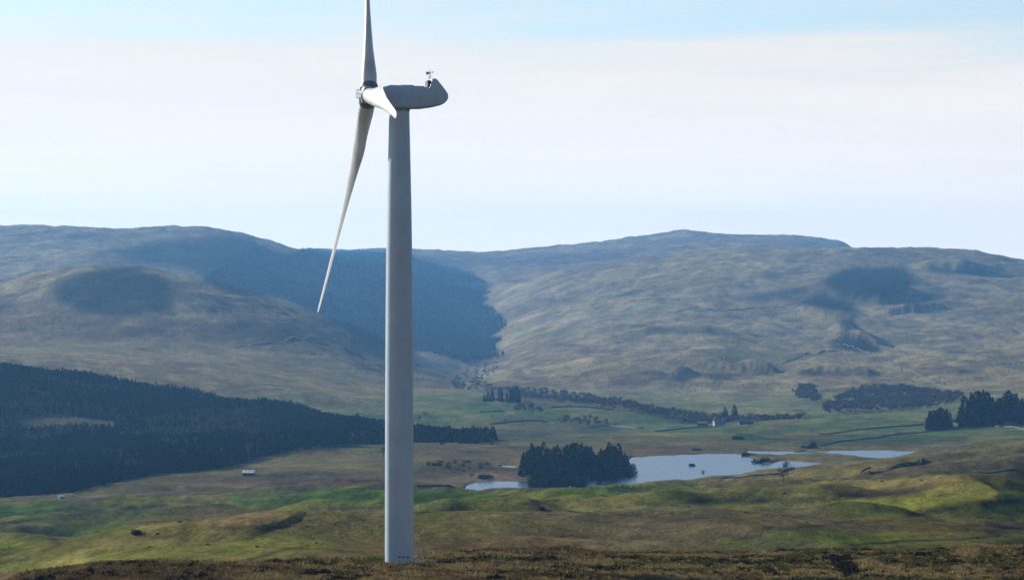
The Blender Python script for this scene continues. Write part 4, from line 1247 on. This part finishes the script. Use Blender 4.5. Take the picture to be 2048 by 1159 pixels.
def skin_mesh(name, verts, edges, radii, m, parent, levels=1):
    me = bpy.data.meshes.new(name); me.from_pydata(verts, edges, []); me.materials.append(m)
    o = bpy.data.objects.new(name, me); C.objects.link(o)
    o.modifiers.new('skin', 'SKIN')
    for i, r in enumerate(radii): me.skin_vertices[0].data[i].radius = (r, r) if not isinstance(r, tuple) else r
    me.skin_vertices[0].data[0].use_root = True
    sb = o.modifiers.new('sub', 'SUBSURF'); sb.levels = levels; sb.render_levels = levels
    dg = bpy.context.evaluated_depsgraph_get()
    new = bpy.data.meshes.new_from_object(o.evaluated_get(dg))
    new.materials.clear(); new.materials.append(m)
    new.polygons.foreach_set('use_smooth', [True] * len(new.polygons))
    o.modifiers.clear(); o.data = new; o.parent = parent
    return o


def sheep():
    t = empty('sheep', (0, 0, 0))
    vs = [(0, 0, .58), (.35, 0, .62), (-.38, 0, .6), (.55, 0, .66), (.72, 0, .42), (.86, 0, .22),
          (.3, .16, .4), (.3, .16, .22), (.3, .16, .0), (.3, -.16, .4), (.3, -.16, .22), (.3, -.16, .0),
          (-.32, .16, .42), (-.38, .16, .2), (-.34, .16, 0), (-.32, -.16, .42), (-.38, -.16, .2), (-.34, -.16, 0)]
    es = [(0, 1), (0, 2), (1, 3), (3, 4), (4, 5), (1, 6), (6, 7), (7, 8), (1, 9), (9, 10), (10, 11), (2, 12), (12, 13), (13, 14), (2, 15), (15, 16), (16, 17)]
    rd = [.29, .27, .27, .15, .10, .06, .09, .045, .035, .09, .045, .035, .11, .05, .035, .11, .05, .035]
    skin_mesh('body', vs, es, rd, m_wool, t)
    return t


sp = sheep()
spots = [(1128, 979), (1141, 976), (1150, 978), (1163, 974), (1178, 977), (1190, 973), (1212, 975), (1224, 978), (1240, 974), (1262, 976), (1280, 973), (940, 986), (955, 985), (1118, 984), (868, 978)]
for i, (p, r) in enumerate(spots):
    x, y, z = ground_at(p, r, 1200)
    o = sp if i == 0 else copy_tree(sp)
    o.location = (x, y, z - .02); o.rotation_euler = (0, 0, rr.uniform(0, 6.28)); o.scale = (.95,) * 3
    tag(o, 'pale grazing sheep, one of the flock on the green bank by the reservoir', 'sheep', 'sheep grazing on the green bank by the reservoir')

# ------------------------------------------------------------------ wind turbine
def paint_build(nt, b):
    n, l = nt.nodes, nt.links
    mx = noise_col(nt, b, (.34, .41, .465), (.40, .475, .53), .35, 5)
    tc = n.new('ShaderNodeTexCoord'); mp = n.new('ShaderNodeMapping'); mp.inputs['Scale'].default_value = (3.2, 3.2, .12)
    l.new(tc.outputs['Object'], mp.inputs['Vector'])
    t = N('ShaderNodeTexNoise', n, i_Scale=1.0, i_Detail=5.0, i_Roughness=.65); l.new(mp.outputs[0], t.inputs['Vector'])
    r = n.new('ShaderNodeMapRange'); r.inputs['From Min'].default_value = .45; r.inputs['From Max'].default_value = .8
    r.inputs['To Min'].default_value = 0; r.inputs['To Max'].default_value = .35
    l.new(t.outputs['Fac'], r.inputs['Value'])
    m2 = N('ShaderNodeMix', n, data_type='RGBA'); m2.inputs['B'].default_value = (.36, .35, .31, 1)
    l.new(r.outputs[0], m2.inputs['Factor']); l.new(mx.outputs['Result'], m2.inputs['A']); l.new(m2.outputs['Result'], b.inputs['Base Color'])


m_paint = mat('weathered_grey_paint', (.55, .56, .57), .45, 0, paint_build)
m_blade = mat('blade_gelcoat', (.68, .68, .65), .35, 0, lambda nt, b: noise_col(nt, b, (.40, .39, .35), (.52, .52, .50), .5, 5, lo=.3, hi=.55))
m_flange = mat('flange_steel', (.16, .18, .19), .5, .3, lambda nt, b: noise_col(nt, b, (.12, .13, .14), (.2, .22, .23), 3.))
m_black = mat('black_rubber', (.02, .02, .022), .6, 0, lambda nt, b: noise_col(nt, b, (.015, .015, .017), (.03, .03, .032), 4.))
m_print = mat('marking_print', (.06, .07, .09), .6, 0, lambda nt, b: noise_col(nt, b, (.05, .06, .08), (.08, .09, .1), 4.))
m_conc = mat('concrete', (.3, .29, .27), .9, 0, lambda nt, b: noise_col(nt, b, (.24, .23, .21), (.36, .35, .33), 2.))

TD = 300.0
S = F / TD                       # picture units per metre at the turbine
TX = (798.5 - 1024) / S


def ring_loft(rings, caps=True):
    n = len(rings[0]); V = [tuple(p) for r in rings for p in r]; Fc = []
    for k in range(len(rings) - 1):
        for i in range(n): Fc.append((k * n + i, k * n + (i + 1) % n, (k + 1) * n + (i + 1) % n, (k + 1) * n + i))
    if caps:
        Fc.append(tuple(range(n))[::-1]); Fc.append(tuple((len(rings) - 1) * n + i for i in range(n)))
    return V, Fc


def disc_ring(c, ax, r, n=40):
    ax = Vector(ax).normalized(); x = ax.orthogonal().normalized(); y = ax.cross(x); c = Vector(c)
    return [tuple(c + x * math.cos(2 * math.pi * i / n) * r + y * math.sin(2 * math.pi * i / n) * r) for i in range(n)]


def cyl(c0, c1, r0, r1, n=40): 
    ax = Vector(c1) - Vector(c0)
    return ring_loft([disc_ring(c0, ax, r0, n), disc_ring(c1, ax, r1, n)])


def smooth_by_angle(o, ang=35):
    me = o.data
    me.polygons.foreach_set('use_smooth', [True] * len(me.polygons))
    bm_ = __import__('bmesh').new(); bm_.from_mesh(me)
    for e in bm_.edges:
        if len(e.link_faces) == 2 and e.calc_face_angle(0) > math.radians(ang): e.smooth = False
    bm_.to_mesh(me); bm_.free()


def build_turbine():
    import bmesh
    zb = tz(TX, TD)
    root = empty('wind_turbine', (TX, TD, zb))
    z_hub = (600 - 190) / S - zb
    z_top = (600 - 217) / S - zb
    # tower: radius along the height read off the photograph
    prof = [(1140, 28.8), (1122, 28.6), (1000, 28.5), (850, 28.2), (700, 27.6), (600, 26.9), (500, 25.8), (400, 24.2), (300, 22.0), (240, 20.6), (217, 20.2)]
    rings = []
    zs = np.linspace(-1.2, z_top, 60)
    for z in zs:
        row = 600 - (z + zb) * S
        r = np.interp(-row, [-p[0] for p in prof], [p[1] for p in prof]) / S
        rings.append([(math.cos(a) * r, math.sin(a) * r, z) for a in np.linspace(0, 2 * math.pi, 97)[:-1]])
    o = mesh_obj('tower', *ring_loft(rings), m_paint, root); smooth_by_angle(o)
    for row in (850, 520):
        z = (600 - row) / S - zb
        r = np.interp(-row, [-p[0] for p in prof], [p[1] for p in prof]) / S + .012
        f = mesh_obj('seam', *ring_loft([[(math.cos(a) * r, math.sin(a) * r, z + dz) for a in np.linspace(0, 2 * math.pi, 97)[:-1]] for dz in (-.03, .03)], caps=False), m_paint, o, smooth=True)
    # base slab
    mesh_obj('foundation', *cyl((0, 0, -1.2), (0, 0, -.12), 1.75, 1.7, 48), m_conc, root)
    # marking near the foot: tiny dark lettering bars too small to read
    def arc_patch(a0, a1, z0, z1, off=.012, n=6):
        r = 28.6 / S + off; V = []
        for a in np.linspace(a0, a1, n + 1):
            V += [(math.sin(a) * r, -math.cos(a) * r, z0), (math.sin(a) * r, -math.cos(a) * r, z1)]
        return V, [(2 * i, 2 * i + 2, 2 * i + 3, 2 * i + 1) for i in range(n)]
    def zrow(r_): return (600 - r_) / S - zb
    zt = zrow(1110.5)
    # serial marking, a row of small strokes
    a = -.10
    strokes = []
    for wdt in (.05, .05, .045, .03, 0, .05, .05, .045, .05, .04):
        if wdt: strokes.append(arc_patch(a, a + wdt, zt - .06, zt + .08 * (.7 + .3 * ((wdt * 1000) % 2)), n=2))
        a += (wdt or .04) + .012
    mk = mesh_obj('marking', *join(strokes), m_print, root); mk['label'] = 'small dark illegible marking low on the tower'
    sg = mesh_obj('warning_sign', *arc_patch(.58, .78, zrow(1114), zrow(1110), .015), m_print, root)
    # door on the right with frame, steps and handrail
    r0 = 28.6 / S
    dt = mesh_obj('door', *box(r0 - .10, r0 + .06, -.45, .45, .9, 2.95), m_flange, root)
    mesh_obj('handle', *box(r0 + .06, r0 + .10, -.36, -.30, 1.7, 2.0), m_black, dt)
    mesh_obj('door_lamp', *box(r0 + .0, r0 + .28, -.12, .12, 3.15, 3.3), m_black, root)
    st = mesh_obj('platform', *box(r0 - .05, r0 + .95, -.6, .6, .78, .84), m_flange, root)
    for k in range(4):
        mesh_obj('step', *box(r0 + .95 + .2 * k, r0 + 1.12 + .2 * k, -.4, .4, .58 - .19 * k, .61 - .19 * k), m_flange, root)
    rails = [tube((r0 + .9, s_ * .58, -.2), (r0 + .9, s_ * .58, 1.9), .03, .03, 6) for s_ in (-1, 1)] + [tube((r0 + .05, s_ * .58, 1.88), (r0 + .9, s_ * .58, 1.88), .03, .03, 6) for s_ in (-1, 1)] + [tube((r0 + .9, s_ * .58, 1.88), (r0 + 1.9, s_ * .5, .95), .03, .03, 6) for s_ in (-1, 1)]
    mesh_obj('handrail', *join(rails), m_steel, root)
    for c_ in root.children:
        if c_.name.split('.')[0] in ('door', 'door_lamp', 'platform', 'step', 'handrail'):
            c_.rotation_euler = (0, 0, math.radians(50))
    # rotor frame
    s_, t_ = .190, .075
    Hh = Vector((s_, -math.sqrt(1 - s_ * s_), 0))               # in the rotor plane, level, towards the viewer
    A0 = Vector((-math.sqrt(1 - s_ * s_), -s_, 0))              # level direction nose of the nacelle
    A = (A0 * math.cos(t_) + Vector((0, 0, 1)) * math.sin(t_)).normalized()
    Vv = (Vector((0, 0, 1)) * math.cos(t_) - A0 * math.sin(t_)).normalized()
    hub = Vector(((738 - 798.5) / S, -.3, z_hub))
    # nacelle: side outline in picture units relative to the tower axis, lofted across its width
    out_ = [(759, 183), (762, 177), (769, 173.5), (777, 171.6), (802, 171.6), (820, 173), (853, 174.5), (856, 177), (859, 168), (862.5, 157.5), (867, 156.5), (872.5, 158), (882.6, 170.5), (890, 180), (894.5, 187), (895.8, 193),
            (894.8, 198), (891.6, 203), (887, 207), (881, 210), (864.7, 214), (842, 217.4), (820, 218), (785, 217), (772, 215), (764, 210), (760, 203), (758.5, 193)]
    pts = np.array([((x - 798.5) / S, (600 - y) / S - zb) for x, y in out_])
    cen = np.array([pts[:, 0].mean(), (pts[:, 1].min() + z_hub + .1) / 2 + .35])
    Wn = 1.05
    rings = []
    side = Hh
    ax = -A0
    for wv, sc_ in [(-1, .80), (-.985, .86), (-.93, .925), (-.82, .97), (-.6, .992), (0, 1.0), (.6, .992), (.82, .97), (.93, .925), (.985, .86), (1, .80)]:
        rg = []
        for p in pts:
            q = cen + (p - cen) * np.array([1 - (1 - sc_) * .35, sc_])
            v = ax * q[0] + side * (wv * Wn) + Vector((0, 0, q[1]))
            rg.append(tuple(v))
        rings.append(rg)
    nac = mesh_obj('nacelle', *ring_loft(rings), m_paint, root); smooth_by_angle(nac, 50)
    bmn = bmesh.new(); bmn.from_mesh(nac.data); bmesh.ops.recalc_face_normals(bmn, faces=bmn.faces); bmn.to_mesh(nac.data); bmn.free()

    def npt(x, y, w=0.0): return ax * ((x - 798.5) / S) + side * w + Vector((0, 0, (600 - y) / S - zb))
    # panel joint lines and roof vent intake
    def nbox(name, x0, x1, y0, y1, w0, w1, m, par):
        P = [npt(x, y, w) for w in (w0, w1) for (x, y) in ((x0, y1), (x1, y1), (x1, y0), (x0, y0))]
        return mesh_obj(name, [tuple(p) for p in P], [(0, 3, 2, 1), (4, 5, 6, 7), (0, 1, 5, 4), (1, 2, 6, 5), (2, 3, 7, 6), (3, 0, 4, 7)], m, par)
    nbox('cooler_intake', 853.5, 860.5, 161, 174.5, -.72, .72, m_black, nac)
    nbox('roof_hatch', 800, 826, 170.4, 172.6, -.5, .5, m_paint, nac)
    for w in (-.28, .28):
        mesh_obj('roof_rail', *tube(npt(779, 171, w), npt(850, 172.6, w), .02, .02, 5), m_flange, nac)
    # yaw bearing collar
    mesh_obj('yaw_collar', *cyl((0, 0, z_top - .25), (0, 0, z_top + .05), .98, .98, 60), m_flange, root, smooth=False)
    # wind instruments
    ins = mesh_obj('wind_vane', *join([tube(npt(858, 160, .25), npt(858, 146, .25), .025, .02, 6), tube(npt(854.5, 146.5, .25), npt(861, 146, .25), .02, .02, 5), box(0, 0, 0, 0, 0, 0)]), m_flange, nac)
    p = npt(855, 146.5, .25)
    mesh_obj('vane_fin', [tuple(p + Vector(q)) for q in ((-.12, 0, -.12), (.12, 0, -.08), (.12, 0, .1), (-.14, 0, .18), (-.12, .02, -.12), (.12, .02, -.08), (.12, .02, .1), (-.14, .02, .18))],
             [(0, 1, 2, 3), (4, 7, 6, 5), (0, 1, 5, 4), (1, 2, 6, 5), (2, 3, 7, 6), (3, 0, 4, 7)], m_flange, ins)
    an = mesh_obj('anemometer', *join([tube(npt(863, 158, -.25), npt(863, 143, -.25), .025, .02, 6)] + [tube(npt(863, 143.3, -.25), npt(863, 143.3, -.25) + Vector((math.cos(a) * .16, math.sin(a) * .16, 0)), .012, .012, 4) for a in (0, 2.09, 4.19)]), m_flange, nac)
    for a in (0, 2.09, 4.19):
        c = npt(863, 143.3, -.25) + Vector((math.cos(a) * .19, math.sin(a) * .19, 0))
        mesh_obj('cup', *ring_loft([disc_ring(c + Vector((0, -.04, 0)), (0, 1, 0), .02, 8), disc_ring(c, (0, 1, 0), .06, 8), disc_ring(c + Vector((0, .05, 0)), (0, 1, 0), .065, 8)]), m_flange, an)
    mesh_obj('lightning_rod', *tube(npt(860.5, 157, 0), npt(860.5, 138, 0), .015, .008, 5), m_flange, nac)
    # ring guard round the instruments
    rg = []
    cc = npt(861, 147, 0)
    for k in range(20):
        a0, a1 = k * 2 * math.pi / 20, (k + 1) * 2 * math.pi / 20
        rg.append(tube(cc + Vector((math.cos(a0) * .3, 0, math.sin(a0) * .38)), cc + Vector((math.cos(a1) * .3, 0, math.sin(a1) * .38)), .006, .006, 4))
    mesh_obj('lightning_loop', *join(rg), m_flange, nac)
    # shaft housing between nacelle and hub
    mesh_obj('shaft_housing', *cyl(hub - A * .5, hub - A * 1.5, .72, .86, 48), m_flange, root)
    # hub: rounded cast body with three blade collars
    rgs = []
    for u, r in [(-.75, .55), (-.72, .70), (-.55, .86), (0, .92), (.45, .88), (.62, .76), (.70, .5), (.72, .2)]:
        rgs.append(disc_ring(hub + A * u, A, r, 48))
    hb = mesh_obj('hub', *ring_loft(rgs), m_paint, root); smooth_by_angle(hb, 40)
    # wire cage on the nose
    cg = []
    for rad, off in ((.42, .80), (.46, 1.0), (.38, 1.15)):
        for k in range(20):
            a0, a1 = k * 2 * math.pi / 20, (k + 1) * 2 * math.pi / 20
            f0 = hub + A * off + Hh * math.cos(a0) * rad + Vv * math.sin(a0) * rad; f1 = hub + A * off + Hh * math.cos(a1) * rad + Vv * math.sin(a1) * rad
            cg.append(tube(f0, f1, .016, .016, 4))
    for k in range(6):
        a0 = k * math.pi / 3
        e = Hh * math.cos(a0) + Vv * math.sin(a0)
        cg.append(tube(hub + A * .6 + e * .4, hub + A * 1.0 + e * .46, .016, .016, 4)); cg.append(tube(hub + A * 1.0 + e * .46, hub + A * 1.15 + e * .38, .016, .016, 4))
    mesh_obj('nose_cage', *join(cg), m_flange, hb)
    # blades
    LB = 24.9

    def blade(theta):
        e = (Hh * math.sin(theta) - Vv * math.cos(theta)).normalized()       # span direction, theta from straight down towards the viewer
        tg = -A.cross(e).normalized()                                       # chordwise, in the rotor plane
        st = [0.0, .03, .055, .075, .10, .13, .17, .21, .26, .32, .4, .5, .6, .7, .8, .88, .94, .975, .992, 1.0]
        ch = np.interp(st, [0, .055, .10, .19, .30, .5, .75, .93, .98, 1], [1.46, 1.46, 1.66, 2.15, 1.72, 1.12, .78, .66, .52, .22])
        th = np.interp(st, [0, .055, .10, .19, .30, .5, .75, .93, 1], [1.46, 1.44, 1.30, 1.0, .66, .32, .16, .08, .015])
        tw = np.interp(st, [0, .055, .19, .35, .6, 1], [17, 17, 14, 8, 3.5, .5])
        rnd = np.interp(st, [0, .055, .17, 1], [1, 1, 0, 0])
        rings = []
        for k, s0 in enumerate(st):
            r = .78 + s0 * LB
            c0 = hub + e * r + A * (1.05 * (s0 ** 1.6) + .12 * s0) 
            a = math.radians(tw[k] + 3)
            cu = tg * math.cos(a) + A * math.sin(a); fl = A * math.cos(a) - tg * math.sin(a)
            rg = []
            n = 28
            for i in range(n):
                ph = 2 * math.pi * i / n
                xc = math.cos(ph); yc = math.sin(ph)
                # airfoil: blunt nose at +x, thin tail at -x
                af = yc * (0.5 * (1 + xc)) ** .55 * 1.12 if xc < 1 else 0
                x_ = ch[k] * (.5 * xc - .18 * (1 - rnd[k]))
                y_ = th[k] * .5 * (rnd[k] * yc + (1 - rnd[k]) * af) + (1 - rnd[k]) * .03 * ch[k] * (1 - xc * xc)
                rg.append(tuple(c0 + cu * x_ + fl * y_))
            rings.append(rg)
        b = mesh_obj('blade', *ring_loft(rings), m_blade, root); smooth_by_angle(b, 60)
        bmn = bmesh.new(); bmn.from_mesh(b.data); bmesh.ops.recalc_face_normals(bmn, faces=bmn.faces); bmn.to_mesh(b.data); bmn.free()
        c1 = mesh_obj('root_collar', *cyl(hub + e * .62, hub + e * .96, .83, .83, 48), m_flange, b); smooth_by_angle(c1)
        c2 = mesh_obj('bolt_ring', *cyl(hub + e * 1.03, hub + e * 1.09, .765, .755, 48), m_flange, b); smooth_by_angle(c2)
        return b
    for deg in (-38, 82, 202):
        blade(math.radians(deg))
    tag(root, 'tall pale grey three bladed wind turbine standing on the brown moor', 'wind turbine')
    # rotate door side a little so that it shows at the right edge of the tower
    return root


build_turbine()

# ------------------------------------------------------------------ heather and tussocks on the foreground moor
def tuft(rng, n, h, spread, w, lean=.5):
    V, Fc = [], []
    for i in range(n):
        a = rng.uniform(0, 6.28); r = spread * rng.random() ** .6
        b = np.array([math.cos(a) * r, math.sin(a) * r, -.03]); hh = h * rng.uniform(.5, 1.1)
        d = np.array([math.cos(a), math.sin(a), 0]) * lean * hh * rng.uniform(.3, 1.2) + np.array([rng.uniform(-.1, .1), rng.uniform(-.1, .1), 0])
        p = rng.uniform(0, 6.28); wv = np.array([math.cos(p), math.sin(p), 0]) * w
        k = len(V)
        V += [b - wv, b + wv, b + d * .5 + np.array([0, 0, hh * .65]) + wv * .6, b + d + np.array([0, 0, hh])]
        Fc += [(k, k + 1, k + 2), (k, k + 2, k + 3)]
    return V, Fc


g_tan = leafmat('dead_grass', (.32, .235, .10), (.50, .38, .18), 1.5)
g_rus = leafmat('dead_bracken', (.19, .125, .055), (.32, .21, .09), 1.5)
g_hea = leafmat('heather_sprigs', (.024, .018, .013), (.055, .038, .026), 1.5)
g_grn = leafmat('rough_grass', (.11, .105, .032), (.20, .18, .06), 1.5)
tl = []
for m in (g_tan, g_rus, g_hea, g_grn):
    for q in range(2):
        if m is g_hea: tl.append(proto_mesh('tuft', [(bush_crown(rr, 46, .28), m)]))
        else: tl.append(proto_mesh('tuft', [(tuft(rr, 34, .42, .26, .03), m)]))
tuft_lib = lib_coll('moor_tuft', tl)
X, Y, Z, px, row = grid_pts(-160, 2210, 236, 400, .54)
vis = row < 1230
X, Y, Z, px, row = [q[vis] for q in (X, Y, Z, px, row)]
nz = fbm(X, Y * .6, 6, 3, .55, 77.); nb = fbm(X, Y * .6, 22, 2, .5, 55.); n3 = fbm(X, Y * .7, 2.5, 2, .5, 35.)
rt = sstep(1000, 1300, px)
kind = np.where(n3 + .6 * nz > .34, 2, np.where(nb + .5 * nz > .10 + .15 * rt, 1, np.where(nz - .8 * nb + .35 * rt > .30, 3, 0)))
kind = np.where((RNG.random(X.size) < .18), RNG.integers(0, 4, X.size), kind)
dens = RNG.random(X.size) < np.where(kind == 3, .6, .9)
gul = poly_mask([(1640, 1112), (1700, 1110), (1725, 1150), (1690, 1160), (1665, 1135)], px, row)
kind = np.where(gul, 2, kind)
ontower = (X - TX) ** 2 + (Y - TD) ** 2 < 1.75 ** 2
dk = dens & ~ontower
sz = RNG.uniform(.55, 1.25, X.size) * np.where(kind == 2, .55, 1) * np.where(rt > .5, .8, 1.0)
n_ = dk.sum()
scatter('moor_vegetation', np.stack([X, Y, Z], -1)[dk], np.stack([sz * 1.1, sz * 1.1, sz], -1)[dk], np.stack([np.zeros(n_), np.zeros(n_), RNG.uniform(0, 6.28, n_)], -1),
        (kind * 2 + RNG.integers(0, 2, X.size))[dk], tuft_lib, 'russet bracken, dead grass tufts and dark heather covering the foreground moor', 'moor vegetation')

# ------------------------------------------------------------------ haze
def haze():
    x0, x1, y0, y1, z0, z1 = -16000, 16000, -450, 16300, -420, 420
    o = mesh_obj('haze', *box(x0, x1, y0, y1, z0, z1), None or bpy.data.materials.new('haze_air'))
    m = o.data.materials[0]; m.use_nodes = True
    nt = m.node_tree
    for n in list(nt.nodes): nt.nodes.remove(n)
    ou = nt.nodes.new('ShaderNodeOutputMaterial'); pv = nt.nodes.new('ShaderNodeVolumePrincipled')
    pv.inputs['Color'].default_value = (.22, .54, 1.0, 1)
    pv.inputs['Density'].default_value = 4.1e-5
    pv.inputs['Anisotropy'].default_value = 0.4
    nt.links.new(pv.outputs[0], ou.inputs['Volume'])
    tag(o, 'pale blue haze filling the air over the valley', 'haze', kind='stuff')


haze()
